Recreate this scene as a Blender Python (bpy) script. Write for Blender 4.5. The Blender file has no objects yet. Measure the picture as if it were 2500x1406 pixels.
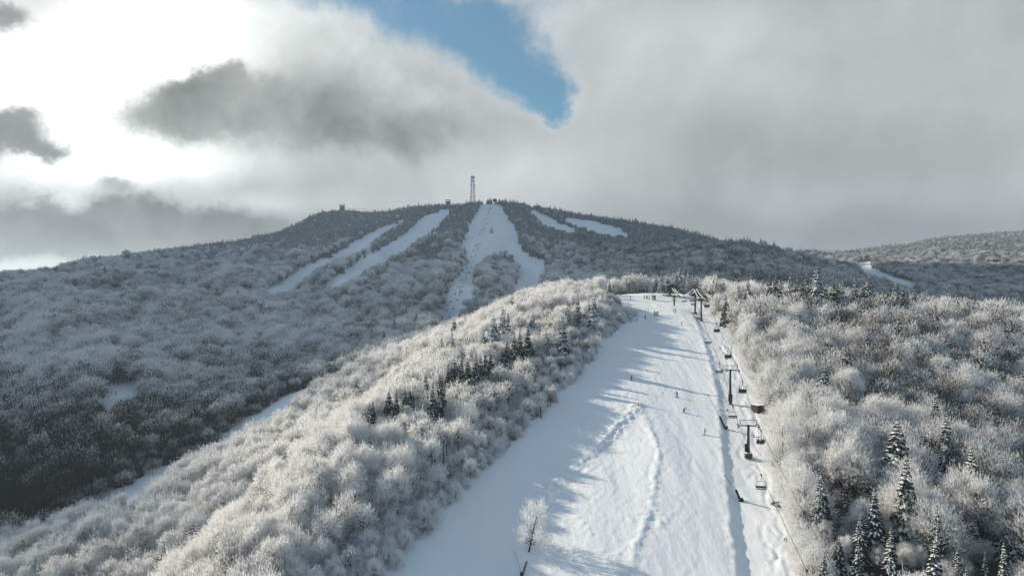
import bpy, bmesh, math, random
import numpy as np
from mathutils import Vector, Matrix, Quaternion
random.seed(7); rng = np.random.default_rng(7)
R = math.radians
S = bpy.context.scene
COL = S.collection

# ---------------------------------------------------------------- camera, exposure, render settings
FPX = 2500 * 24.0 / 36.0          # focal length in pixels of the photograph
CX, HY = 1250.0, 690.0            # image column of the view axis, image row of the horizon
CAMZ = 100.0
cam_d = bpy.data.cameras.new('camera'); cam = bpy.data.objects.new('camera', cam_d); COL.objects.link(cam)
cam_d.lens = 24.0; cam_d.sensor_width = 36.0; cam_d.clip_start = 0.5; cam_d.clip_end = 40000.0
cam.location = (0, 0, CAMZ); cam.rotation_euler = (R(90), 0, 0); cam_d.shift_y = -13.0 / 2500.0
S.camera = cam
S.render.engine = 'CYCLES'
S.view_settings.view_transform = 'Standard'; S.view_settings.look = 'None'
S.view_settings.exposure = 0.47; S.view_settings.gamma = 1.0
S.cycles.max_bounces = 8; S.cycles.diffuse_bounces = 6; S.cycles.glossy_bounces = 1
S.cycles.transmission_bounces = 6; S.cycles.transparent_max_bounces = 4; S.cycles.volume_bounces = 0
S.cycles.use_denoising = True; S.cycles.adaptive_threshold = 0.006

# ---------------------------------------------------------------- sun and sky
SUN_AZ, SUN_EL = -60.0, 23.5      # degrees; azimuth from the view axis, negative to the left
SDIR = Vector((math.sin(R(SUN_AZ)) * math.cos(R(SUN_EL)), math.cos(R(SUN_AZ)) * math.cos(R(SUN_EL)), math.sin(R(SUN_EL))))
sun_d = bpy.data.lights.new('sun', 'SUN'); sun = bpy.data.objects.new('sun', sun_d); COL.objects.link(sun)
sun_d.energy = 5.0; sun_d.angle = R(0.5); sun_d.color = (1.0, 0.865, 0.67)
sun.rotation_euler = SDIR.to_track_quat('Z', 'Y').to_euler(); sun.location = SDIR * 500

class NB:
    """small helper to write shader node trees as expressions"""
    def __init__(s, nt): s.nt = nt; s.n = nt.nodes; s.l = nt.links
    def new(s, t, **kw):
        n = s.n.new(t)
        for k, v in kw.items(): setattr(n, k, v)
        return n
    def put(s, sock, v):
        if isinstance(v, bpy.types.NodeSocket): s.l.new(v, sock)
        else: sock.default_value = v
    def m(s, op, a, b=None, c=None, clamp=False):
        n = s.new('ShaderNodeMath', operation=op); n.use_clamp = clamp
        s.put(n.inputs[0], a)
        if b is not None: s.put(n.inputs[1], b)
        if c is not None: s.put(n.inputs[2], c)
        return n.outputs[0]
    def v(s, op, a, b=None):
        n = s.new('ShaderNodeVectorMath', operation=op); s.put(n.inputs[0], a)
        if b is not None: s.put(n.inputs['Scale' if op == 'SCALE' else 1], b)
        return n.outputs['Value' if op in ('DOT_PRODUCT', 'LENGTH') else 'Vector']
    def ramp(s, x, lo, hi, a=0.0, b=1.0):
        n = s.new('ShaderNodeMapRange', interpolation_type='SMOOTHSTEP')
        for k, q in zip((0, 1, 2, 3, 4), (x, lo, hi, a, b)): s.put(n.inputs[k], q)
        return n.outputs[0]
    def mix(s, f, a, b):
        n = s.new('ShaderNodeMix', data_type='RGBA'); s.put(n.inputs[0], f)
        s.put(n.inputs[6], a); s.put(n.inputs[7], b); return n.outputs[2]
    def noise(s, vec, scale, detail=4.0, rough=0.55, col=False):
        n = s.new('ShaderNodeTexNoise'); s.put(n.inputs['Vector'], vec)
        n.inputs['Scale'].default_value = scale; n.inputs['Detail'].default_value = detail
        n.inputs['Roughness'].default_value = rough
        return n.outputs[1 if col else 0]

def c4(r, g=None, b=None): return (r, r if g is None else g, r if b is None else b, 1.0)

world = bpy.data.worlds.new('World'); S.world = world; world.use_nodes = True
def build_sky():
    nt = world.node_tree; nt.nodes.clear(); k = NB(nt)
    out = k.new('ShaderNodeOutputWorld'); bg = k.new('ShaderNodeBackground')
    D = k.new('ShaderNodeTexCoord').outputs['Generated']
    xyz = k.new('ShaderNodeSeparateXYZ'); k.l.new(D, xyz.inputs[0]); x, y, z = xyz.outputs
    sky = k.new('ShaderNodeTexSky', sky_type='NISHITA'); sky.sun_disc = False
    sky.sun_elevation = R(SUN_EL); sky.sun_rotation = R(SUN_AZ)
    sky.altitude = 700; sky.air_density = 1.0; sky.dust_density = 0.6; sky.ozone_density = 1.5
    blue = k.v('SCALE', k.v('MULTIPLY', sky.outputs[0], (1.0, 1.0, 1.0)), 0.085)
    blue = k.v('MULTIPLY', blue, (0.66, 1.08, 1.10)); blue = k.v('ADD', blue, (0.028, 0.030, 0.032))
    ys = k.m('MAXIMUM', y, 0.12)
    u = k.m('DIVIDE', x, ys); v = k.m('DIVIDE', z, ys)
    # cloud layout in bearing / height-angle units (thousandths of a right image pixel: 1.667 * tan)
    pa = k.m('MULTIPLY_ADD', u, FPX / 1000, CX / 1000); pb = k.m('MULTIPLY_ADD', v, -FPX / 1000, HY / 1000)
    cb = k.new('ShaderNodeCombineXYZ'); k.put(cb.inputs[0], pa); k.put(cb.inputs[1], pb); P0 = cb.outputs[0]
    n1 = k.v('SUBTRACT', k.noise(D, 5.0, 3.0, 0.5, True), (0.5, 0.5, 0.5))
    n2 = k.v('SUBTRACT', k.noise(D, 17.0, 6.0, 0.62, True), (0.5, 0.5, 0.5))
    n3 = k.v('SUBTRACT', k.noise(D, 46.0, 6.0, 0.65, True), (0.5, 0.5, 0.5))
    P = k.v('ADD', P0, k.v('ADD', k.v('SCALE', n1, 0.16), k.v('ADD', k.v('SCALE', n2, 0.11), k.v('SCALE', n3, 0.045))))
    P = k.v('MULTIPLY', P, (1.0, 1.0, 0.0))
    def blobs(lst, pp=P):
        tot = None
        for bx, by, rx, ry, a in lst:
            d = k.v('MULTIPLY', k.v('SUBTRACT', pp, (bx, by, 0)), (1 / rx, 1 / ry, 0))
            e = k.m('MULTIPLY', k.m('EXPONENT', k.m('MULTIPLY', k.v('DOT_PRODUCT', d, d), -1.0)), a)
            tot = e if tot is None else k.m('ADD', tot, e)
        return tot
    soft = k.v('MULTIPLY', k.v('ADD', P0, k.v('SCALE', n1, 0.12)), (1, 1, 0))
    f1 = k.m('SUBTRACT', k.noise(D, 9.0, 7.0, 0.6), 0.5)
    f2 = k.m('SUBTRACT', k.noise(D, 3.2, 4.0, 0.55), 0.5)
    # relief of the cloud lumps: brighter on the side turned to the sun (left and up)
    W1 = k.v('ADD', D, k.v('SCALE', n1, 0.10))
    q1 = k.noise(W1, 6.0, 8.0, 0.58); q2 = k.noise(k.v('ADD', W1, (-0.030, 0.0, 0.022)), 6.0, 8.0, 0.58)
    relief = k.m('SUBTRACT', q1, q2)
    # grey overcast veil: brighter round the summit, duller towards the right-hand horizon
    veil = k.m('ADD', 0.475, blobs([(1.25, 0.44, 0.30, 0.10, 0.26), (1.55, 0.20, 0.22, 0.18, 0.10), (1.75, 0.08, 0.30, 0.08, 0.10), (2.15, 0.60, 0.75, 0.09, -0.16),
                                    (2.1, 0.36, 0.5, 0.12, -0.07), (2.45, 0.25, 0.3, 0.3, 0.04), (1.85, 0.20, 0.2, 0.06, 0.06), (0.95, 0.52, 0.35, 0.05, 0.14), (2.0, 0.47, 0.35, 0.05, 0.05)], soft))
    veil = k.m('ADD', veil, k.m('MULTIPLY', f2, 0.15))
    veil = k.m('ADD', veil, k.m('MULTIPLY', relief, 0.28))
    # blue opening
    hole = blobs([(0.80, -0.03, 0.12, 0.05, 0.8), (1.00, 0.02, 0.17, 0.075, 1.0), (1.16, 0.09, 0.13, 0.085, 1.0), (1.25, 0.16, 0.09, 0.07, 0.9),
                  (1.32, 0.225, 0.06, 0.055, 0.85), (1.355, 0.27, 0.035, 0.035, 0.6), (1.27, 0.02, 0.13, 0.07, 0.55), (1.42, -0.02, 0.10, 0.04, 0.35), (1.36, 0.19, 0.05, 0.05, 0.4)])
    hh = k.m('ADD', k.m('MULTIPLY_ADD', f1, 0.9, hole), k.m('MULTIPLY', k.m('SUBTRACT', k.noise(D, 30.0, 6.0, 0.65), 0.5), 0.40))
    holem = k.ramp(hh, 0.10, 1.12)
    veil = k.m('MULTIPLY_ADD', k.ramp(hole, 0.02, 0.45), 0.14, veil)
    # glare of the sun behind thin cloud, upper left
    glow = blobs([(0.20, 0.20, 0.36, 0.25, 0.85), (0.46, 0.08, 0.16, 0.15, 0.6), (0.05, 0.25, 0.22, 0.2, 0.5), (0.30, 0.41, 0.30, 0.055, 0.75),
                  (0.05, 0.660, 0.20, 0.028, 1.3), (0.13, 0.50, 0.06, 0.05, 0.35), (0.62, 0.515, 0.12, 0.03, 0.25), (0.70, 0.03, 0.14, 0.06, 0.22)], soft)
    glow = k.m('MULTIPLY', glow, k.m('ADD', 1.0, k.m('MULTIPLY', relief, 1.6)))
    # darker clouds in front of it
    dk = blobs([(0.38, 0.27, 0.15, 0.075, 1.0), (0.50, 0.22, 0.09, 0.05, 0.7), (0.58, 0.28, 0.17, 0.085, 0.9), (0.80, 0.27, 0.20, 0.11, 0.9), (0.95, 0.33, 0.25, 0.09, 0.6),
                (0.78, 0.13, 0.12, 0.09, 0.55), (0.93, 0.16, 0.10, 0.08, 0.5), (1.12, 0.27, 0.14, 0.07, 0.5),
                (0.30, 0.545, 0.17, 0.055, 1.1), (0.02, 0.56, 0.14, 0.075, 1.1), (0.45, 0.575, 0.25, 0.06, 1.0), (0.62, 0.61, 0.2, 0.04, 0.7), (0.22, 0.615, 0.3, 0.03, 0.7),
                (0.0, 0.325, 0.12, 0.07, 1.2), (0.10, 0.39, 0.09, 0.03, 0.8), (0.03, 0.035, 0.06, 0.04, 1.1), (0.28, 0.46, 0.05, 0.025, 0.55)])
    dkm = k.ramp(k.m('MULTIPLY_ADD', f1, 0.9, dk), 0.20, 0.90)
    dtone = k.m('ADD', 0.31, k.m('MULTIPLY', f1, 0.15))
    dtone = k.m('ADD', dtone, k.m('MULTIPLY', relief, 0.70)); dtone = k.m('ADD', dtone, k.m('MULTIPLY', k.ramp(dk, 0.35, 1.15, 1.0, 0.0), 0.20))
    dtone = k.m('ADD', dtone, blobs([(0.8, 0.08, 0.3, 0.08, 0.25), (1.05, 0.18, 0.2, 0.08, 0.27), (0.85, 0.40, 0.4, 0.06, 0.12), (0.3, 0.63, 0.4, 0.03, 0.06)], soft))
    base = k.m('ADD', veil, glow)
    lum = k.m('ADD', k.m('MULTIPLY', base, k.m('SUBTRACT', 1.0, dkm)), k.m('MULTIPLY', dtone, dkm))
    cl = k.new('ShaderNodeCombineXYZ')
    warm = blobs([(0.25, 0.3, 0.5, 0.3, 0.035)], soft)
    for i, t in enumerate((0.965, 1.0, 1.0)): k.put(cl.inputs[i], k.m('MULTIPLY', lum, k.m('SUBTRACT', t, warm) if i == 2 else t))
    front = k.mix(holem, cl.outputs[0], blue)
    # the rest of the sky (sides, overhead, behind): broken cloud with blue between
    gen = k.ramp(k.noise(D, 2.6, 6.0, 0.6), 0.40, 0.62)
    gl = k.new('ShaderNodeCombineXYZ')
    for i, t in enumerate((0.535, 0.66, 0.795)): gl.inputs[i].default_value = t
    rear = k.mix(gen, blue, gl.outputs[0])
    ff = k.m('MULTIPLY', k.ramp(y, 0.12, 0.40), k.ramp(v, 0.62, 0.95, 1.0, 0.0))
    col = k.mix(ff, rear, front)
    low = k.ramp(z, -0.06, 0.0)
    col = k.mix(low, c4(0.30, 0.32, 0.34), col)
    k.l.new(col, bg.inputs[0]); bg.inputs[1].default_value = 0.74
    k.l.new(bg.outputs[0], out.inputs[0])
build_sky()

# ---------------------------------------------------------------- small helpers
def tag(o, label=None, cat=None, group=None, kind=None):
    if label: o['label'] = label
    if cat: o['category'] = cat
    if group: o['group'] = group
    if kind: o['kind'] = kind
    return o
def empty(name, loc=(0, 0, 0), rz=0.0):
    o = bpy.data.objects.new(name, None); COL.objects.link(o); o.location = loc; o.rotation_euler = (0, 0, rz)
    o.empty_display_size = 0.5; return o
def link(name, me, mats, parent=None):
    o = bpy.data.objects.new(name, me); COL.objects.link(o)
    for m in (mats if isinstance(mats, (list, tuple)) else [mats]):
        if len(me.materials) < (len(mats) if isinstance(mats, (list, tuple)) else 1): me.materials.append(m)
    if parent: o.parent = parent
    return o
def children(o): return [c for c in COL.objects if c.parent is o] if False else list(o.children)
def copy_tree(o, parent=None):
    c = o.copy(); COL.objects.link(c)
    if parent: c.parent = parent
    for ch in list(o.children): copy_tree(ch, c)
    return c
def mesh_np(name, verts, faces_flat, counts, smooth=False, tone=None, midx=None):
    """fast mesh from numpy: verts (n,3), flat loop vertex indices, loops per face"""
    me = bpy.data.meshes.new(name); n = len(verts); m = len(counts)
    me.vertices.add(n); me.vertices.foreach_set('co', np.asarray(verts, np.float32).ravel())
    me.loops.add(len(faces_flat)); me.loops.foreach_set('vertex_index', np.asarray(faces_flat, np.int32))
    me.polygons.add(m); st = np.zeros(m, np.int32); st[1:] = np.cumsum(counts)[:-1]
    me.polygons.foreach_set('loop_start', st)
    me.polygons.foreach_set('loop_total', np.asarray(counts, np.int32))
    if smooth: me.polygons.foreach_set('use_smooth', np.ones(m, bool))
    if midx is not None: me.polygons.foreach_set('material_index', np.asarray(midx, np.int32))
    if tone is not None:
        a = me.attributes.new('tone', 'FLOAT', 'FACE'); a.data.foreach_set('value', np.asarray(tone, np.float32))
    me.update(calc_edges=True); return me
class MB:
    """collects boxes, tubes and loose faces, links them as one mesh"""
    def __init__(s): s.v = []; s.f = []
    def add(s, vs, fs):
        b = len(s.v); s.v += [tuple(p) for p in vs]; s.f += [tuple(b + i for i in f) for f in fs]; return s
    def box(s, c, d, rz=0.0, M=None):
        hx, hy, hz = d[0] / 2, d[1] / 2, d[2] / 2
        vs = [Vector((sx * hx, sy * hy, sz * hz)) for sx in (-1, 1) for sy in (-1, 1) for sz in (-1, 1)]
        Q = M if M is not None else Matrix.Rotation(rz, 3, 'Z')
        vs = [Q @ p + Vector(c) for p in vs]
        return s.add(vs, [(0, 1, 3, 2), (4, 6, 7, 5), (0, 4, 5, 1), (2, 3, 7, 6), (0, 2, 6, 4), (1, 5, 7, 3)])
    def tube(s, pts, r, n=6, r2=None, caps=True):
        pts = [Vector(p) for p in pts]; m = len(pts); vs = []; fs = []
        for i, p in enumerate(pts):
            t = (pts[min(i + 1, m - 1)] - pts[max(i - 1, 0)]).normalized()
            a = t.cross(Vector((0, 0, 1)) if abs(t.z) < 0.9 else Vector((1, 0, 0))).normalized(); b = t.cross(a)
            rr = r if r2 is None else r + (r2 - r) * i / (m - 1)
            vs += [p + (a * math.cos(2 * math.pi * j / n) + b * math.sin(2 * math.pi * j / n)) * rr for j in range(n)]
        for i in range(m - 1):
            for j in range(n):
                q = (j + 1) % n; fs.append((i * n + j, i * n + q, (i + 1) * n + q, (i + 1) * n + j))
        if caps: fs += [tuple(range(n))[::-1], tuple((m - 1) * n + j for j in range(n))]
        return s.add(vs, fs)
    def prism(s, outline, y0, y1, M=None):
        n = len(outline); vs = [Vector((a, y0, b)) for a, b in outline] + [Vector((a, y1, b)) for a, b in outline]
        if M is not None: vs = [M @ p for p in vs]
        fs = [tuple(range(n)), tuple(range(n, 2 * n))[::-1]] + [(i, i + n, (i + 1) % n + n, (i + 1) % n) for i in range(n)]
        return s.add(vs, fs)
    def build(s, name, mat, parent=None, smooth=False, bevel=0.0):
        me = bpy.data.meshes.new(name); me.from_pydata(s.v, [], s.f); 
        bm = bmesh.new(); bm.from_mesh(me); bmesh.ops.recalc_face_normals(bm, faces=bm.faces)
        if bevel: bmesh.ops.bevel(bm, geom=list(bm.edges), offset=bevel, segments=1, affect='EDGES')
        bm.to_mesh(me); bm.free()
        if smooth: me.polygons.foreach_set('use_smooth', np.ones(len(me.polygons), bool))
        return link(name, me, mat, parent)

# ---------------------------------------------------------------- terrain
def W(px, py, d, h=0.0):
    """world point seen at photograph pixel (px, py), d metres ahead; h = canopy height above the ground there"""
    return ((px - CX) / FPX * d, d, CAMZ - (py - HY) / FPX * d - h)
def proj(x, y, z): return CX + FPX * x / y, HY - FPX * (z - CAMZ) / y

def control_points():
    c = []
    pl = lambda y: 17.1 + 0.25 * y
    for y in (20, 60, 100, 130, 160, 190, 220, 250, 275):
        for x in (-12, 15, 45, 75):
            if x == -12 and y > 230: continue
            c.append((x, y, pl(y)))
        for x, dr in ((105, 3.0), (140, 9.5), (185, 19.0), (240, 32.0)):
            k = 1.0 if y < 150 else max(0.05, 1 - (y - 150) / 105)
            if y <= 250: c.append((x, y, pl(y) - dr * k))
    c += [(126, 255, 80.5), (187, 255, 77), (250, 262, 69), (100, 290, 86), (60, 285, 88.0), (75, 287, 88.2), (82, 345, 89.4), (62, 340, 91.0), (85, 368, 93.5), (46, 330, 92.6),
          (30, 330, 91.5), (68, 368, 94.2), (100, 372, 93), (75, 405, 93), (95, 430, 88), (100, 470, 78), (45, 400, 88), (20, 430, 76),
          (150, 350, 82), (190, 330, 70), (160, 420, 70), (230, 340, 52), (300, 330, 42), (320, 450, 45), (450, 600, 55), (250, 600, 62)]
    c += [(-62, 125, 42.5), (-52, 154, 55.5), (-41, 184, 63), (-25, 230, 72.5), (0, 300, 86), (14, 330, 89), (-30, 130, 49.0), (-20, 170, 58.5), (-8, 220, 71), (-66, 100, 32), (-70, 60, 20)]
    c += [(-94, 100, 9), (-82, 125, 20), (-73, 150, 30), (-63, 185, 39), (-55, 220, 47), (-42, 262, 57), (-32, 292, 66), (-15, 330, 75)]          # gully
    c += [(-47, 300, 60.5), (-76, 240, 42.5), (-84, 225, 38), (-98, 200, 31), (-114, 165, 24), (-127, 130, 14), (-150, 100, 0), (-170, 60, -8)]           # second band
    c += [(-62, 340, 59), (-80, 325, 55), (-93, 307, 52), (-104, 287, 43), (-114, 262, 36), (-133, 217, 26), (-140, 187, 20), (-165, 150, 7), (-200, 100, -8)]          # shaded strip
    for p in [(200, 1100, 250, 10), (0, 1200, 215, 10), (0, 1050, 262, 10), (100, 1000, 300, 9), (100, 900, 345, 9), (300, 955, 330, 0), (270, 975, 322, 0), (600, 930, 360, 11),
              (640, 985, 318, 0), (800, 870, 395, 10), (900, 800, 490, 9), (1000, 820, 430, 9), (600, 850, 420, 9), (400, 890, 385, 9), (500, 750, 550, 9), (700, 700, 710, 9), (800, 760, 560, 9),
              (900, 650, 830, 9), (400, 800, 480, 9), (100, 800, 450, 9), (200, 720, 640, 9), (300, 650, 1000, 9), (450, 680, 780, 9), (560, 640, 1000, 9), (660, 615, 1120, 9), (750, 560, 1340, 10),
              (400, 610, 1250, 10), (200, 657, 1020, 9), (0, 687, 850, 9), (100, 680, 920, 9), (560, 595, 1300, 10), (680, 573, 1350, 10), (780, 520, 1420, 10), (840, 513, 1430, 10), (950, 515, 1440, 10),
              (1090, 503, 1400, 10), (1160, 503, 1360, 10), (1200, 498, 1340, 0),
              (1081, 807, 560, 0), (1122, 722, 680, 0), (1138, 685, 765, 0), (1166, 613, 930, 0), (1181, 567, 1090, 0), (1193, 524, 1240, 0),
              (1320, 640, 880, 0), (1290, 700, 760, 0), (1240, 560, 1110, 0), (1255, 620, 930, 0), (1210, 640, 890, 9),
              (1100, 640, 880, 10), (1050, 560, 1150, 11), (950, 600, 1000, 10), (850, 650, 850, 9), (1000, 720, 650, 9),
              (1300, 503, 1340, 10), (1400, 523, 1320, 10), (1500, 536, 1300, 10), (1600, 549, 1240, 10), (1700, 573, 1150, 10), (1800, 594, 1050, 10), (1900, 616, 960, 10), (2000, 660, 840, 10), (2080, 697, 750, 9),
              (1450, 600, 1050, 10), (1550, 640, 860, 10), (1400, 650, 800, 10), (1700, 650, 780, 10), (1850, 670, 740, 10), (1650, 600, 1000, 10), (1500, 690, 640, 9), (1300, 760, 600, 9),
              (1950, 613, 1750, 10), (2100, 616, 1700, 10), (2300, 581, 1800, 10), (2500, 567, 1850, 10), (2750, 565, 1800, 10), (2400, 640, 1300, 9), (2450, 720, 900, 9), (2250, 665, 1200, 9), (2500, 760, 760, 9),
              (2110, 648, 1380, 0), (2170, 674, 1180, 0), (2235, 701, 1020, 0), (2000, 645, 1300, 10), (2050, 655, 1250, 9), (2700, 760, 800, 9),
              (-300, 720, 700, 9), (-300, 1100, 240, 9), (-250, 900, 400, 9), (-500, 800, 500, 9)]:
        c.append(W(*p))
    c += [(-40, 1750, 150), (300, 1750, 110), (-450, 1850, 100), (-900, 1600, 40), (550, 1500, 90), (700, 2300, 100), (1300, 2400, 120), (-1200, 1200, 40), (1100, 500, 60), (1500, 1100, 130),
          (0, -200, -30), (-300, -100, -60), (400, -100, -60), (-700, 300, 20), (500, 150, 10)]
    for a in range(0, 360, 20):
        c.append((4200 * math.sin(R(a)), 4200 * math.cos(R(a)), 0.0))
    return np.array(c, float)
CP = control_points(); RC = 28.0
def _phi(d2): return np.sqrt(d2 + RC * RC)
_A = _phi(((CP[:, None, :2] - CP[None, :, :2]) ** 2).sum(-1)) - 0.0
_A += np.eye(len(CP)) * -1.2          # a little smoothing (the kernel is conditionally negative definite)
_n = len(CP); _B = np.zeros((_n + 1, _n + 1)); _B[:_n, :_n] = _A; _B[_n, :_n] = 1; _B[:_n, _n] = 1
_w = np.linalg.solve(_B, np.append(CP[:, 2], 0.0))
def base_z(x, y):
    x = np.asarray(x, float); y = np.asarray(y, float); sh = x.shape; xf = x.ravel(); yf = y.ravel()
    out = np.empty(len(xf))
    for i in range(0, len(xf), 20000):
        q = slice(i, i + 20000)
        d2 = (xf[q, None] - CP[None, :, 0]) ** 2 + (yf[q, None] - CP[None, :, 1]) ** 2
        out[q] = _phi(d2) @ _w[:-1] + _w[-1]
    return out.reshape(sh)
_lat = rng.random((256, 256))
def vnoise(x, y):
    xi = np.floor(x).astype(int); yi = np.floor(y).astype(int); fx = x - xi; fy = y - yi
    fx = fx * fx * (3 - 2 * fx); fy = fy * fy * (3 - 2 * fy)
    g = lambda a, b: _lat[a % 256, b % 256]
    return (g(xi, yi) * (1 - fx) + g(xi + 1, yi) * fx) * (1 - fy) + (g(xi, yi + 1) * (1 - fx) + g(xi + 1, yi + 1) * fx) * fy - 0.5
def fbm(x, y, o=4, gain=0.5):
    t = 0.0; a = 1.0
    for i in range(o):
        t = t + a * vnoise(x + 17.3 * i, y - 9.1 * i); x = x * 2.03; y = y * 2.03; a *= gain
    return t
def sstep(a, b, x):
    t = np.clip((x - a) / (b - a), 0, 1); return t * t * (3 - 2 * t)
def rough_z(x, y):
    far = sstep(330, 620, y) + sstep(170, 330, -x) * (1 - sstep(330, 620, y))
    return far * (fbm(x / 95, y / 95, 4) * 11.0 + (np.abs(fbm(x / 62 + 0.25 * y / 62 + 7, y / 260, 3)) - 0.2) * 38.0 * (1 - sstep(950, 1250, y)) * sstep(330, 520, y) * (1 - sstep(-20, 60, x)))
def hill(x, y): return base_z(x, y) + rough_z(x, y)
def hit0(px, py, off=0.0, dmin=60, dmax=2600, fn=None):
    """first point where the sight line through pixel (px, py) meets the ground (raised by off)"""
    fn = fn or hill
    d = np.exp(np.linspace(math.log(dmin), math.log(dmax), 1600))
    x = (px - CX) / FPX * d; z = CAMZ - (py - HY) / FPX * d
    below = z < fn(x, d) + off
    i = int(np.argmax(below)) if below.any() else len(d) - 1
    lo, hi = d[max(i - 1, 0)], d[i]
    dd = np.linspace(lo, hi, 40); xx = (px - CX) / FPX * dd; zz = CAMZ - (py - HY) / FPX * dd
    b = zz < fn(xx, dd) + off; j = int(np.argmax(b)) if b.any() else 39
    return float(xx[j]), float(dd[j]), float(zz[j])
def line2(pts): return np.array([hit0(*p)[:2] for p in pts])
def pdist(x, y, pl):
    """distance to a polyline, signed side (positive = right of its direction), arc parameter 0..1"""
    best = np.full(x.shape, 1e9); side = np.zeros(x.shape); par = np.zeros(x.shape); n = len(pl) - 1
    for i in range(n):
        a = pl[i]; b = pl[i + 1]; d = b - a; L2 = (d ** 2).sum()
        t = np.clip(((x - a[0]) * d[0] + (y - a[1]) * d[1]) / L2, 0, 1)
        qx = x - a[0] - t * d[0]; qy = y - a[1] - t * d[1]; dd = np.hypot(qx, qy)
        m = dd < best; best = np.where(m, dd, best); side = np.where(m, np.sign(d[1] * qx - d[0] * qy), side); par = np.where(m, (i + t) / n, par)
    return best, side, par
def inpoly(px, py, poly):
    r = np.zeros(np.shape(px), bool); n = len(poly)
    for i in range(n):
        x1, y1 = poly[i]; x2, y2 = poly[(i + 1) % n]
        if y1 == y2: continue
        r ^= ((y1 > py) != (y2 > py)) & (px < (x2 - x1) * (py - y1) / (y2 - y1) + x1)
    return r
# features on the piste, traced where they lie on the slope (upper end first)
BERM = line2([(1692, 772), (1715, 830), (1733, 885), (1750, 960), (1759, 1060), (1772, 1180), (1784, 1280), (1800, 1400), (1830, 1700)])
CREST_R = line2([(1558, 990), (1580, 1030), (1598, 1075), (1606, 1115), (1596, 1190), (1580, 1250), (1560, 1310), (1530, 1400)])
CREST_L = line2([(1558, 990), (1510, 1035), (1455, 1085), (1400, 1130), (1345, 1175), (1310, 1225), (1285, 1300), (1245, 1400), (1200, 1560)])
LIP = line2([(1480, 800), (1540, 782), (1590, 772), (1640, 770), (1690, 772)])
TRACKS = []; TURNS = []
_tr = random.Random(3)
for i in range(26):
    py = _tr.uniform(790, 1400); px = np.interp(py, [790, 900, 1000, 1120, 1250, 1400], [1745, 1790, 1830, 1850, 1880, 1900]) + _tr.uniform(-45, 35)
    pts = []; ph = _tr.uniform(0, 6); A = _tr.uniform(4, 16); L = _tr.uniform(40, 130)
    for t in np.linspace(0, 1, 12):
        pts.append((px + A * math.sin(ph + t * _tr.uniform(4, 7)) + t * L * 0.25, min(py + t * L, 1500)))
    TRACKS.append(line2(pts))
for i in range(16):                     # turns left by skiers on the groomed run, straight down the fall line
    x0 = _tr.uniform(4, 46); y0 = _tr.uniform(190, 268); ln = _tr.uniform(50, 120); A = _tr.uniform(0.8, 2.6); wl = _tr.uniform(9, 17); ph = _tr.uniform(0, 6)
    tt = np.linspace(0, ln, int(ln / 2.0)); RUN_X = x0 + 0.06 * (y0 - tt - 190) + A * np.sin(ph + tt / wl * 6.28)
    TURNS.append(np.stack([RUN_X, y0 - tt], 1))
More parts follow.
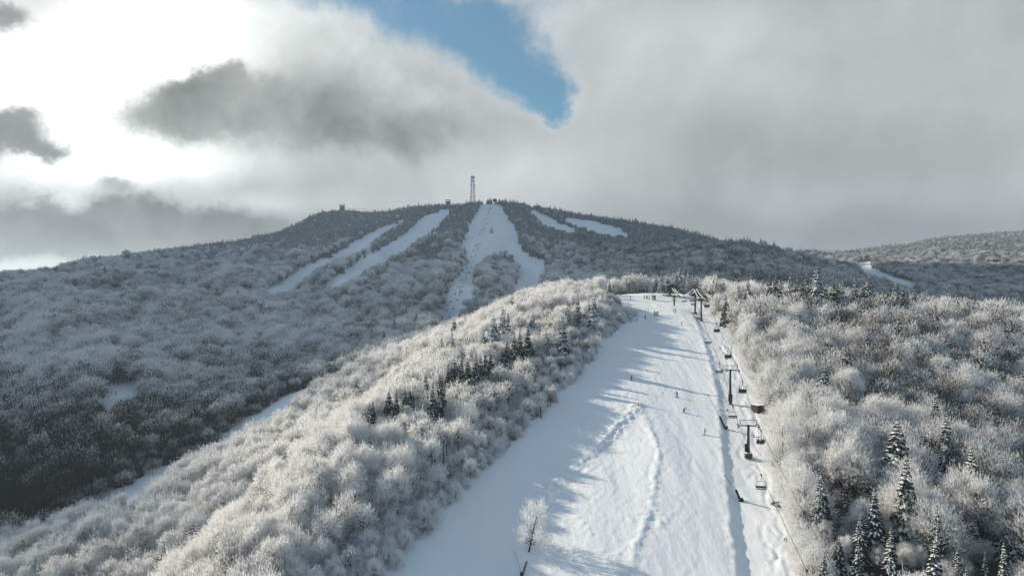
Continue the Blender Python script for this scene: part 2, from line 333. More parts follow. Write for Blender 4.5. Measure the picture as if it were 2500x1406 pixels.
def detail_z(x, y):
    z = np.zeros(x.shape)
    m = (x > -35) & (x < 110) & (y > 80) & (y < 400)
    if not m.any(): return z
    X = x[m]; Y = y[m]; q = np.zeros(X.shape)
    # bank along the right side of the groomed run, lift corridor lower
    d, s, t = pdist(X, Y, BERM); drop = 0.35 + 0.45 * sstep(0.15, 0.9, t)
    wob = 0.5 * fbm(X / 3, Y / 3, 2)
    s = -s; dr = d * s + wob
    q += np.where(s > 0, -drop * sstep(-0.3, 2.2, dr) * (1 - 0.85 * sstep(3.5, 13.0, dr)), 0.0) * (1 - sstep(0.985, 1.0, t))
    q += 0.10 * np.exp(-(dr / 0.8) ** 2) + 0.16 * fbm(X / 0.9, Y / 0.9, 2) * np.exp(-(dr / 1.6) ** 2)
    # windlip: from the right-hand crest the snow tilts down towards the left-hand crest, the left half of the run lies lower
    dR, sR, tR = pdist(X, Y, CREST_R); dL, sL, tL = pdist(X, Y, CREST_L)
    ins = (sR > 0) & (sL < 0) & (Y < CREST_R[0, 1] + 1); fade = sstep(108, 126, Y)
    fr = dR / (dR + dL + 1e-3); amp = sstep(0.0, 0.35, np.where(ins, np.maximum(tR, tL), tL))
    low = np.where(ins, 1.35 * fr ** 0.8, np.where((sL > 0) & (tL > 0.001), 1.35 * np.exp(-(dL / 9.0) ** 2), 0.0))
    q += -low * amp * fade + (0.09 * np.exp(-(dR / 0.9) ** 2) - 0.09 * np.where(sR < 0, sstep(0.4, 1.2, dR) * np.exp(-(dR / 3.0) ** 2), 0.0)) * sstep(0.02, 0.1, tR) * (tR < 0.98) * fade
    q += 0.32 * np.exp(-(dL / 1.6) ** 2) * (tL < 0.8) * fade
    # churned snow along the left crest and on the mound
    q += (0.62 * fbm(X / 1.0, Y / 1.0, 3, 0.65)) * np.exp(-(dL / 1.9) ** 2) * (tL < 0.75)
    q += (0.30 * fbm(X / 0.9, Y / 0.9, 3, 0.6)) * np.exp(-(dR / 1.0) ** 2)
    lump = np.exp(-(((X - 28) / 5.5) ** 2 + ((Y - 139) / 5.0) ** 2)) + 0.9 * np.exp(-(((X - 22) / 4.0) ** 2 + ((Y - 127) / 5) ** 2)) + 0.8 * np.exp(-(((X - 15) / 4.0) ** 2 + ((Y - 138) / 6) ** 2))
    q += lump * np.maximum(0, vnoise(X / 0.75, Y / 0.75) - 0.14) * 1.0
    # long swales of the groomed surface
    run = 1 - np.exp(-(np.minimum(dR, dL) / 4) ** 2)
    q += 0.38 * fbm(X / 9 + 3, Y / 34, 3) + 0.085 * fbm(X / 1.5, Y / 12, 3, 0.6) * run + 0.03 * fbm(X / 0.9, Y / 0.9, 2)
    # lip at the top of the steep part
    dl, sl, tl = pdist(X, Y, LIP); q += 0.5 * np.exp(-(dl / 3.0) ** 2)
    # ski tracks and old ruts in the lift corridor
    for T in TRACKS:
        lo = T.min(0) - 2; hi = T.max(0) + 2
        b = (X > lo[0]) & (X < hi[0]) & (Y > lo[1]) & (Y < hi[1])
        if b.any():
            dt, _, _ = pdist(X[b], Y[b], T); q[b] += -0.11 * np.exp(-(dt / 0.35) ** 2) + 0.05 * np.exp(-((dt - 0.8) / 0.35) ** 2)
    for T in TURNS:
        lo = T.min(0) - 2; hi = T.max(0) + 2
        b = (X > lo[0]) & (X < hi[0]) & (Y > lo[1]) & (Y < hi[1])
        if b.any():
            dt, sg, _ = pdist(X[b], Y[b], T); q[b] += -0.035 * np.exp(-(dt / 0.4) ** 2) + 0.03 * np.exp(-((dt * sg - 0.8) / 0.4) ** 2)
    q += 0.22 * fbm(X / 4.5, Y / 4.5, 3) * sstep(1.0, 5.0, dr) * (s > 0) * (1 - sstep(24, 40, dr))
    z[m] = q
    return z
def ground(x, y):
    x = np.asarray(x, float); y = np.asarray(y, float)
    sc = x.ndim == 0
    if sc: x = x[None]; y = y[None]
    z = hill(x, y) + detail_z(x, y)
    return float(z[0]) if sc else z
def hit(px, py, off=0.0, dmin=60, dmax=2600): return hit0(px, py, off, dmin, dmax, ground)

def axis(lo, hi, flo, fhi, step, g, mx, far):
    a = list(np.arange(flo, fhi, step)); s = step
    while a[-1] < hi:
        s = min(s * g, mx if a[-1] < far else 300); a.append(a[-1] + s)
    s = step; b = []; p = flo
    while p > lo:
        s = min(s * g, mx if p > -far else 300); p -= s; b.append(p)
    return np.array(b[::-1] + a)

# ---------------------------------------------------------------- materials
def new_mat(name):
    m = bpy.data.materials.new(name); m.use_nodes = True; m.node_tree.nodes.clear(); return m, NB(m.node_tree)
def principled(k, col, rough=0.7, spec=0.3, metal=0.0):
    b = k.new('ShaderNodeBsdfPrincipled'); k.put(b.inputs['Base Color'], col); k.put(b.inputs['Roughness'], rough)
    b.inputs['Specular IOR Level'].default_value = spec; b.inputs['Metallic'].default_value = metal
    return b
def finish(k, shader):
    o = k.new('ShaderNodeOutputMaterial'); k.l.new(shader, o.inputs[0])
def plain(name, col, rough=0.6, metal=0.0, spec=0.3, vary=0.25, scale=6.0, snow=0.0):
    m, k = new_mat(name)
    g = k.new('ShaderNodeNewGeometry'); tc = k.new('ShaderNodeTexCoord').outputs['Object']
    n = k.noise(tc, scale, 5.0, 0.6)
    c = k.mix(n, c4(*[q * (1 - vary) for q in col]), c4(*[min(1, q * (1 + vary)) for q in col]))
    if snow > 0:                       # snow or rime that settled on upward faces
        nz = k.new('ShaderNodeSeparateXYZ'); k.l.new(g.outputs['Normal'], nz.inputs[0])
        f = k.ramp(k.m('ADD', nz.outputs[2], k.m('MULTIPLY', k.m('SUBTRACT', n, 0.5), 1.2)), 0.9 - snow, 1.3 - snow)
        c = k.mix(f, c, c4(0.80, 0.82, 0.85))
    finish(k, principled(k, c, rough, spec, metal).outputs[0]); return m

def mat_snow():
    m, k = new_mat('snow')
    g = k.new('ShaderNodeNewGeometry'); P = g.outputs['Position']
    a = k.noise(P, 0.05, 5.0, 0.55); b = k.noise(P, 1.4, 6.0, 0.65)
    st = k.noise(k.v('MULTIPLY', P, (1.0, 0.12, 1.0)), 0.9, 5.0, 0.6)
    col = k.mix(a, c4(0.69, 0.72, 0.755), c4(0.76, 0.775, 0.795))
    col = k.mix(k.m('MULTIPLY', st, 0.6), col, c4(0.66, 0.70, 0.75))
    # forest floor: twigs and undergrowth through the snow, darkened further to paint shaded gaps
    br = k.new('ShaderNodeAttribute', attribute_name='brush').outputs['Fac']
    sp = k.ramp(k.m('ADD', k.m('MULTIPLY', b, 0.9), k.m('MULTIPLY', br, 0.5)), 0.55, 0.85)
    col = k.mix(k.m('MULTIPLY', sp, br), col, c4(0.055, 0.052, 0.052))
    bs = principled(k, col, 0.75, 0.25)
    h = k.m('ADD', k.m('MULTIPLY', b, 0.25), k.m('MULTIPLY', st, 0.45))
    bp = k.new('ShaderNodeBump'); bp.inputs['Strength'].default_value = 0.6; bp.inputs['Distance'].default_value = 0.45
    k.l.new(h, bp.inputs['Height']); k.l.new(bp.outputs[0], bs.inputs['Normal'])
    finish(k, bs.outputs[0]); return m
M_SNOW = mat_snow()

# ---------------------------------------------------------------- where the forest stands open: pistes, lift lines, clearings
RUN = [(300, 2700), (700, 1700), (945, 1420), (1000, 1345), (1080, 1258), (1150, 1182), (1240, 1092), (1330, 1010), (1400, 930), (1450, 870), (1500, 808), (1545, 785), (1548, 770), (1510, 752), (1475, 738), (1462, 724),
       (1490, 714), (1590, 706), (1640, 700), (1690, 700), (1722, 712), (1738, 765), (1776, 796), (1815, 870), (1858, 930), (1885, 1000), (1895, 1100), (1915, 1180), (1935, 1280), (1952, 1420), (2000, 1800), (2100, 2700)]
STRIP = np.array([(-126, 212), (-117, 240), (-104, 266), (-92, 300), (-72, 330), (-52, 352)], float)
CLEAR = [(232, 1002), (262, 952), (282, 942), (355, 930), (335, 952), (285, 988)]
FAR = [
 [(960, 545), (985, 536), (995, 534), (945, 560), (905, 590), (872, 612), (830, 628), (808, 628), (850, 600), (900, 570)],
 [(680, 697), (735, 655), (770, 640), (815, 624), (828, 628), (760, 664), (720, 700), (660, 714), (632, 714)],
 [(1097, 507), (1075, 514), (1048, 524), (1018, 545), (988, 570), (955, 590), (900, 625), (850, 660), (800, 690), (795, 699), (830, 692), (882, 662), (945, 634), (1005, 592), (1052, 562), (1075, 540), (1095, 515)],
 [(1172, 503), (1185, 497), (1215, 497), (1235, 520), (1262, 560), (1268, 600), (1290, 625), (1328, 640), (1332, 662), (1310, 705), (1255, 720), (1262, 690), (1268, 650), (1262, 628), (1245, 614), (1225, 608), (1197, 614), (1172, 640), (1152, 680), (1140, 722), (1120, 772), (1096, 806), (1070, 820), (1086, 760), (1108, 700), (1118, 672), (1145, 640), (1153, 610), (1128, 602), (1135, 580), (1150, 540), (1163, 517)],
 [(1288, 506), (1312, 517), (1345, 534), (1416, 568), (1380, 563), (1330, 547), (1316, 530)],
 [(1375, 530), (1430, 537), (1500, 552), (1545, 577), (1480, 572), (1440, 559), (1400, 547)],
 [(2088, 640), (2125, 636), (2132, 655), (2162, 670), (2236, 692), (2242, 710), (2200, 696), (2150, 676), (2100, 662)],
 [(868, 778), (905, 765), (900, 782), (868, 792)]]
GULLY = np.array([(-97, 92), (-84, 120), (-73, 150), (-63, 185), (-55, 220), (-44, 255), (-34, 288)], float)
def open_ground(x, y, z, h):
    px, py = proj(x, y, z); o = np.zeros(x.shape, bool)
    near = y < 400
    o |= near & (y > 20) & inpoly(px, py, RUN) & (x > -45)
    ds, _, _ = pdist(x, y, STRIP); o |= ds < 13.5
    jg = vnoise(x / 9, y / 14) + 0.6 * vnoise(x / 4 + 9, y / 6); jg2 = vnoise(x / 9 + 31, y / 14 + 17)
    for f, g in ((0.0, 0), (0.4, 0), (0.55, 0.28), (0.55, -0.28), (0.75, 0), (0.97, 0)):
        p2, q2 = proj(x + g * h, y, z + f * h)
        o |= (y > 270) & (y < 440) & inpoly(p2, q2, CLEAR)
        for pl in FAR: o |= (y > 450) & inpoly(p2 + jg * 9, q2 + jg2 * 5, pl)
    dg, _, _ = pdist(x, y, GULLY); o |= dg < 7.0
    return o

def build_ground():
    xs = axis(-6200, 6200, -32, 82, 0.45, 1.035, 13.0, 1700); ys = axis(-6200, 6200, 96, 300, 0.5, 1.03, 13.0, 2100)
    X, Y = np.meshgrid(xs, ys); Z = ground(X, Y)
    n, m = X.shape
    idx = np.arange(n * m).reshape(n, m)
    q = np.stack([idx[:-1, :-1], idx[:-1, 1:], idx[1:, 1:], idx[1:, :-1]], -1).reshape(-1, 4)
    me = mesh_np('snowy_ground', np.stack([X, Y, Z], -1).reshape(-1, 3), q.ravel(), np.full(len(q), 4), smooth=True)
    xf, yf, zf = X.ravel(), Y.ravel(), Z.ravel()
    ok = yf > 21
    br = np.ones(len(xf)); o = np.zeros(len(xf), bool); zz = np.zeros(ok.sum())
    for ox, oy in ((0, 0), (5, 0), (-5, 0), (0, 5), (0, -5)):
        o[ok] |= open_ground(xf[ok] + ox, yf[ok] + oy, zf[ok], zz)
    br = np.where(o, 0.0, 0.55)
    br = np.where((xf > 62) & (br > 0), 1.0, br)  # right wood floor darkest, its shaded gaps put into the colour
    br[(np.abs(xf) > 2500) | (yf < 21) | (yf > 2500)] = 0.6
    a = me.attributes.new('brush', 'FLOAT', 'POINT'); a.data.foreach_set('value', br.astype(np.float32))
    o = link('snowy_ground', me, M_SNOW); tag(o, 'snow covered ground of the piste, ridge and mountainside', 'ground', kind='structure')
    return o
build_ground()

# ---------------------------------------------------------------- trees: materials
def mat_frost():
    m, k = new_mat('frosted_twigs')
    P = k.new('ShaderNodeNewGeometry').outputs['Position']
    z = k.new('ShaderNodeSeparateXYZ'); k.l.new(P, z.inputs[0])
    rnd = k.new('ShaderNodeObjectInfo').outputs['Random']
    tone = k.new('ShaderNodeAttribute', attribute_name='tone').outputs['Fac']
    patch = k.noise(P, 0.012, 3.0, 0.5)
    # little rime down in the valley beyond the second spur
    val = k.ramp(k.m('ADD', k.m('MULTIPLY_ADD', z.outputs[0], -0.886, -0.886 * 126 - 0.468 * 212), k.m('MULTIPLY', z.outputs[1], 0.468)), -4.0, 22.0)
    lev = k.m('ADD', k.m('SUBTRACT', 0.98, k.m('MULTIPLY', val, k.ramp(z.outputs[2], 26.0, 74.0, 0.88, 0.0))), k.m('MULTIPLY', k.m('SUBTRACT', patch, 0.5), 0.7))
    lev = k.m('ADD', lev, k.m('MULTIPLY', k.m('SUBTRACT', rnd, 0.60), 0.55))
    # frost level cut over mountain and right wood, their weaker light painted into colour
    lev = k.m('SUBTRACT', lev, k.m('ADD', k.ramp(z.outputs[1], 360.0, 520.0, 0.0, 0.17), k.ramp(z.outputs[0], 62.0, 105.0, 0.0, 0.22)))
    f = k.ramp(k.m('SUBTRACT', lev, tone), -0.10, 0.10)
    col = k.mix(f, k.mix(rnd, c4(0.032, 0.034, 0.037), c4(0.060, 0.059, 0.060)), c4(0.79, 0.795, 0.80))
    d = k.new('ShaderNodeBsdfDiffuse'); t = k.new('ShaderNodeBsdfTranslucent'); k.put(d.inputs[0], col); k.put(t.inputs[0], col)
    mx = k.new('ShaderNodeMixShader'); mx.inputs[0].default_value = 0.5; k.l.new(d.outputs[0], mx.inputs[1]); k.l.new(t.outputs[0], mx.inputs[2])
    finish(k, mx.outputs[0]); return m
def mat_bark():
    m, k = new_mat('bark')
    P = k.new('ShaderNodeTexCoord').outputs['Object']
    n = k.noise(P, 1.6, 4.0, 0.6)
    col = k.mix(k.ramp(n, 0.52, 0.66), c4(0.032, 0.029, 0.028), c4(0.20, 0.20, 0.205))
    finish(k, principled(k, col, 0.9, 0.1).outputs[0]); return m
def mat_needles():
    m, k = new_mat('spruce_needles')
    P = k.new('ShaderNodeNewGeometry').outputs['Position']
    z = k.new('ShaderNodeSeparateXYZ'); k.l.new(P, z.inputs[0])
    rnd = k.new('ShaderNodeObjectInfo').outputs['Random']
    tone = k.new('ShaderNodeAttribute', attribute_name='tone').outputs['Fac']
    lev = k.m('ADD', k.ramp(z.outputs[2], 90.0, 170.0, 0.34, 0.56), k.m('MULTIPLY', rnd, 0.16))
    f = k.ramp(k.m('SUBTRACT', lev, tone), -0.08, 0.08)
    col = k.mix(f, k.mix(rnd, c4(0.016, 0.026, 0.022), c4(0.032, 0.042, 0.034)), c4(0.66, 0.68, 0.71))
    d = principled(k, col, 0.8, 0.15)
    finish(k, d.outputs[0]); return m
M_FROST, M_BARK, M_NEEDLE = mat_frost(), mat_bark(), mat_needles()

# ---------------------------------------------------------------- trees: shapes
def tubes_np(segs, n=4):
    """segs: list of (p0, p1, r0, r1) -> verts, faces"""
    p0 = np.array([s[0] for s in segs], float); p1 = np.array([s[1] for s in segs], float)
    r0 = np.array([s[2] for s in segs]); r1 = np.array([s[3] for s in segs])
    t = p1 - p0; t /= np.linalg.norm(t, axis=1, keepdims=True) + 1e-9
    up = np.where(np.abs(t[:, 2:3]) < 0.9, np.array([[0, 0, 1.0]]), np.array([[1.0, 0, 0]]))
    a = np.cross(t, up); a /= np.linalg.norm(a, axis=1, keepdims=True); b = np.cross(t, a)
    an = np.arange(n) * 2 * np.pi / n
    ring = a[:, None, :] * np.cos(an)[None, :, None] + b[:, None, :] * np.sin(an)[None, :, None]
    v = np.concatenate([p0[:, None] + ring * r0[:, None, None], p1[:, None] + ring * r1[:, None, None]], 1)   # (m, 2n, 3)
    m = len(segs); base = (np.arange(m) * 2 * n)[:, None, None]
    j = np.arange(n); q = np.stack([j, (j + 1) % n, (j + 1) % n + n, j + n], -1)[None]
    f = (base + q).reshape(-1, 4)
    return v.reshape(-1, 3), f
def slivers_np(o, d, L, w, r):
    """thin twig quads from points o along unit d, length L, width w, random roll"""
    n = len(o); rv = r.normal(size=(n, 3)); s = np.cross(d, rv); s /= np.linalg.norm(s, axis=1, keepdims=True) + 1e-9
    e = o + d * L[:, None]; m = o + d * (L * 0.55)[:, None]
    hw = (w / 2)[:, None] * s
    v = np.stack([o - hw * 0.5, o + hw * 0.5, m + hw, e, m - hw], 1)
    return v.reshape(-1, 3), (np.arange(n)[:, None] * 5 + np.array([0, 1, 2, 3, 4])[None])
def frosted_tree_meshes(seed, H, crown_r, nclump, per, tw_len, tw_w, low=0.30):
    """a bare hardwood: trunk forking into limbs that each carry a fan of rimed twigs, together a lumpy dome; H = height"""
    r = np.random.default_rng(seed); segs = []
    lean = r.normal(size=2) * 0.03; fork = H * max(low, 0.10); tr = 0.017 * H
    L2 = lambda z: np.array([lean[0] * z, lean[1] * z, z])
    segs += [(L2(-0.6), L2(fork), tr * 1.15, tr * 0.8), (L2(fork), L2(H * 0.62), tr * 0.75, tr * 0.4), (L2(H * 0.62), L2(H * 0.84), tr * 0.4, tr * 0.15)]
    zc = H * (low + 0.30); up_r = H - zc; dn_r = H * 0.26
    # lumps: a few big boughs set the uneven outline, twig fans sit on them
    nb = 9; bd = r.normal(size=(nb, 3)); bd[:, 2] = np.abs(bd[:, 2]) * 0.8 + 0.1; bd /= np.linalg.norm(bd, axis=1, keepdims=True); bs = r.uniform(0.82, 1.12, nb)
    g = np.arange(nclump) + 0.5; cz = 1 - g / nclump * 1.42; ph = g * 2.399963 + r.uniform(0, 6.28)
    sr = np.sqrt(np.clip(1 - cz ** 2, 0, 1)); n = np.stack([np.cos(ph) * sr, np.sin(ph) * sr, cz], 1) + r.normal(size=(nclump, 3)) * 0.17
    n /= np.linalg.norm(n, axis=1, keepdims=True)
    k = np.argmax(n @ bd.T, axis=1); near = (n * bd[k]).sum(1)
    rad = bs[k] * (0.72 + 0.30 * near) * r.uniform(0.80, 1.10, nclump)
    C = n * np.where(n[:, 2:3] > 0, [[crown_r, crown_r, up_r]], [[crown_r * 0.92, crown_r * 0.92, dn_r]]) * rad[:, None] + L2(zc)
    out = C - L2(zc - 0.12 * H); out /= np.linalg.norm(out, axis=1, keepdims=True)
    cl = crown_r * r.uniform(0.30, 0.46, nclump)                      # reach of a fan
    root = C - out * cl[:, None]
    for i in range(nclump):
        p = L2(fork + (H * 0.84 - fork) * np.clip(0.5 * (root[i, 2] - fork) / (H - fork) + r.uniform(-0.05, 0.15), 0, 1))
        mid = p + (root[i] - p) * 0.55 + [0, 0, -0.02 * H]
        if i % 2 == 0: segs.append((p, mid, tr * 0.36, tr * 0.20))
        segs.append((mid, root[i] + out[i] * cl[i] * 0.5, tr * 0.18, tr * 0.05))
    N = nclump * per; c = np.repeat(np.arange(nclump), per); s = r.random(N) ** 0.8
    o = root[c] + out[c] * (cl[c] * s)[:, None] + r.normal(size=(N, 3)) * (cl[c] * (0.16 + 0.34 * s))[:, None]
    d = out[c] * 0.60 + (o - root[c]) / cl[c][:, None] * 0.40 + [0, 0, 0.38] + r.normal(size=(N, 3)) * 0.34
    d /= np.linalg.norm(d, axis=1, keepdims=True)
    L = tw_len * r.uniform(0.45, 1.15, N); w = tw_w * r.uniform(0.6, 1.3, N)
    cv, cf = slivers_np(o, d, L, w, r)
    tone = np.clip(0.06 + r.random(N) * 0.66 + 0.34 * (1 - s) + 0.40 * np.clip(0.25 - n[c, 2], 0, 1), 0, 1)   # crown shading painted in: twigs darker deep inside and underneath, beyond thinner rime
    tv, tf = tubes_np(segs, 4)
    return (tv, tf), (cv, cf, tone)
def spruce_meshes(seed, H, rad, layers, per, quads=3):
    """a spruce: tapering tiers of drooping boughs; each bough is a strip of needle sprays, pale where snow lies"""
    r = np.random.default_rng(seed); V = []; F = []; T = []; nb = 0
    for i in range(layers):
        t = (i + r.uniform(0, 0.6)) / layers; z = H * (0.08 + 0.90 * t)
        R_ = rad * ((1 - t) ** 0.85) * r.uniform(0.85, 1.12) + 0.10
        nb_ = max(4, int(per * (0.45 + 0.55 * (1 - t)))); ph = r.uniform(0, 6.28)
        for j in range(nb_):
            az = ph + j * 6.283 / nb_ + r.normal() * 0.2; L = R_ * r.uniform(0.75, 1.15); droop = L * r.uniform(0.25, 0.55)
            dx, dy = math.cos(az), math.sin(az); w0 = L * r.uniform(0.30, 0.46) + 0.10
            pts = []
            for s in np.linspace(0.08, 1.0, quads + 1):
                zz = z + 0.10 * L * math.sin(s * 2.2) - droop * s ** 1.6
                wv = w0 * (0.55 + 0.9 * s if s < 0.5 else 1.0 - 1.7 * (s - 0.5)) * 0.5 + 0.03
                c = np.array([dx * L * s, dy * L * s, zz]); sd = np.array([-dy, dx, 0]) * wv; sag = np.array([0, 0, wv * 0.45])
                pts.append((c - sd - sag, c, c + sd - sag))
            for s in range(quads):
                a, b = pts[s], pts[s + 1]
                V += [a[0], a[1], b[1], b[0], a[1], a[2], b[2], b[1]]; F += [(nb, nb + 1, nb + 2, nb + 3), (nb + 4, nb + 5, nb + 6, nb + 7)]; nb += 8
                q = r.random(); T += [np.clip(q * 0.8 + r.normal() * 0.1, 0, 1), np.clip(q * 0.8 + r.normal() * 0.1, 0, 1)]
                # hanging needle fringe under the bough
                for sg in (0, 2):
                    dn = np.array([0, 0, -0.16 * L - 0.08]) * r.uniform(0.6, 1.4)
                    V += [a[sg], b[sg], b[sg] * [0.96, 0.96, 1] + dn, a[sg] * [0.96, 0.96, 1] + dn]; F.append((nb, nb + 1, nb + 2, nb + 3)); nb += 4; T.append(0.62 + 0.4 * r.random())
    # leader
    for a in (0, 1.57):
        V += [(-0.07 * math.cos(a), -0.07 * math.sin(a), H * 0.93), (0.07 * math.cos(a), 0.07 * math.sin(a), H * 0.93), (0, 0, H * 1.02)]; F.append((nb, nb + 1, nb + 2)); nb += 3; T.append(0.2)
    tv, tf = tubes_np([((0, 0, -0.6), (0, 0, H * 0.5), 0.014 * H + 0.03, 0.009 * H), ((0, 0, H * 0.5), (0, 0, H * 0.97), 0.009 * H, 0.01)], 5)
    return (tv, tf), (np.array(V, float), F, np.array(T))
def flat(F): return np.concatenate([np.asarray(f) for f in F]) if isinstance(F, list) else np.asarray(F).ravel()
def counts(F): return np.array([len(f) for f in F]) if isinstance(F, list) else np.full(len(F), np.asarray(F).shape[1])
def part_meshes(name, tr, cr):
    t = mesh_np(name + '_trunk', tr[0], flat(tr[1]), counts(tr[1])); t.materials.append(M_BARK)
    c = mesh_np(name + '_crown', cr[0], flat(cr[1]), counts(cr[1]), tone=cr[2]); return t, c
def joined_mesh(name, tr, cr, cm):
    nv = len(tr[0]); v = np.concatenate([tr[0], cr[0]]); fl = np.concatenate([flat(tr[1]), flat(cr[1]) + nv]); ct = np.concatenate([counts(tr[1]), counts(cr[1])])
    nt = len(counts(tr[1])); mi = np.concatenate([np.zeros(nt, int), np.ones(len(ct) - nt, int)])
    me = mesh_np(name, v, fl, ct, tone=np.concatenate([np.ones(nt), cr[2]]), midx=mi)
    me.materials.append(M_BARK); me.materials.append(cm); return me
# unit shapes: hardwoods 9 m tall, spruces 10 m tall
HW, SP = [], []; HWF, SPF = [], []
for i in range(9):
    cr_ = [3.1, 3.5, 2.8, 3.8, 3.3, 2.9, 4.0, 2.6, 3.4][i]; lw = [.16, .12, .24, .10, .18, .22, .10, .26, .14][i]
    tr, cr = frosted_tree_meshes(100 + i, 9.0, cr_, 66, 110, 0.58, 0.072, low=lw)
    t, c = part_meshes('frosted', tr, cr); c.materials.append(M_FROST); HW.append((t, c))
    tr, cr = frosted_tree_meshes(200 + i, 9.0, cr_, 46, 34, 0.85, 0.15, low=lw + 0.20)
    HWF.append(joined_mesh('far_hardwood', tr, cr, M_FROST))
HWB = []
for i in range(3):                          # young bushy growth, twigs down to the snow
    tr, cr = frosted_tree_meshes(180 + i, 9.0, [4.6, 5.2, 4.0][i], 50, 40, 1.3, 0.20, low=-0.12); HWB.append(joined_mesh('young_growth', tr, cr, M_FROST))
HWE, HWT = [], []                          # brushy trees of the wood's edge; trees with tall bare trunks
for i in range(4):
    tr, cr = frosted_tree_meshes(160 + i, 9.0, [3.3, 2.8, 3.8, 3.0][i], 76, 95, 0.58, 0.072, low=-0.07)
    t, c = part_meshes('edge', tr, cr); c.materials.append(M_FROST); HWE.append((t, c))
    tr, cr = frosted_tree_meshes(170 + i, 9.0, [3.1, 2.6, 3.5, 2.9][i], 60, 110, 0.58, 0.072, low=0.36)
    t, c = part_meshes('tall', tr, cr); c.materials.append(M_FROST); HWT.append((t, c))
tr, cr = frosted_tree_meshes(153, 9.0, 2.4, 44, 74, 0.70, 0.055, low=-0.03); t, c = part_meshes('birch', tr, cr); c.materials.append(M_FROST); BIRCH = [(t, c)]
SPW, SPD = [], []                          # heavily snowed and darker spruces
for i in range(6):
    rd = [1.9, 1.6, 2.2, 1.4, 1.75, 2.4][i]
    tr, cr = spruce_meshes(300 + i, 10.0, rd, 24, 15, 3)
    for lst, sh, nm in ((SP, 0.0, 'spruce'), (SPW, -0.32, 'snowy_spruce'), (SPD, 0.17, 'dark_spruce')):
        t, c = part_meshes(nm, tr, (cr[0], cr[1], cr[2] + sh)); c.materials.append(M_NEEDLE); lst.append((t, c))
    tr, cr = spruce_meshes(400 + i, 10.0, rd * 1.1, 15, 9, 2); SPF.append(joined_mesh('far_spruce', tr, cr, M_NEEDLE))

# ---------------------------------------------------------------- planting
def viewshed():
    cols = np.arange(-420, 2921, 6.0); dd = np.exp(np.linspace(math.log(70), math.log(2300), 420))
    C, D = np.meshgrid(cols, dd, indexing='ij'); X = (C - CX) / FPX * D
    Z = hill(X, D); o = open_ground(X.ravel(), D.ravel(), Z.ravel(), np.zeros(X.size)).reshape(X.shape)
    s = (Z + np.where(o, 0.0, 6.0) - CAMZ) / D
    return cols, dd, np.maximum.accumulate(s, axis=1)
VS_C, VS_D, VS = viewshed()
def hidden_by(x, y, zt):
    """how far (metres) the tree tops lie below the sight line over whatever stands in front"""
    ci = np.clip(np.rint(((CX + FPX * x / y) - VS_C[0]) / 6.0).astype(int), 0, len(VS_C) - 1)
    di = np.clip(np.searchsorted(VS_D, y * 0.985) - 1, 0, len(VS_D) - 1)
    return (VS[ci, di] - (zt - CAMZ) / y) * y
def grid_points(y0, y1, sp):
    out = []
    for i, yy in enumerate(np.arange(y0, y1, sp * 0.866)):
        w = yy * 0.75 * 1.14 + 14; gx = np.arange(-w, w, sp) + (i % 2) * sp / 2
        out.append(np.stack([gx + rng.uniform(-.42, .42, len(gx)) * sp, np.full(len(gx), yy) + rng.uniform(-.42, .42, len(gx)) * sp], 1))
    return np.concatenate(out)
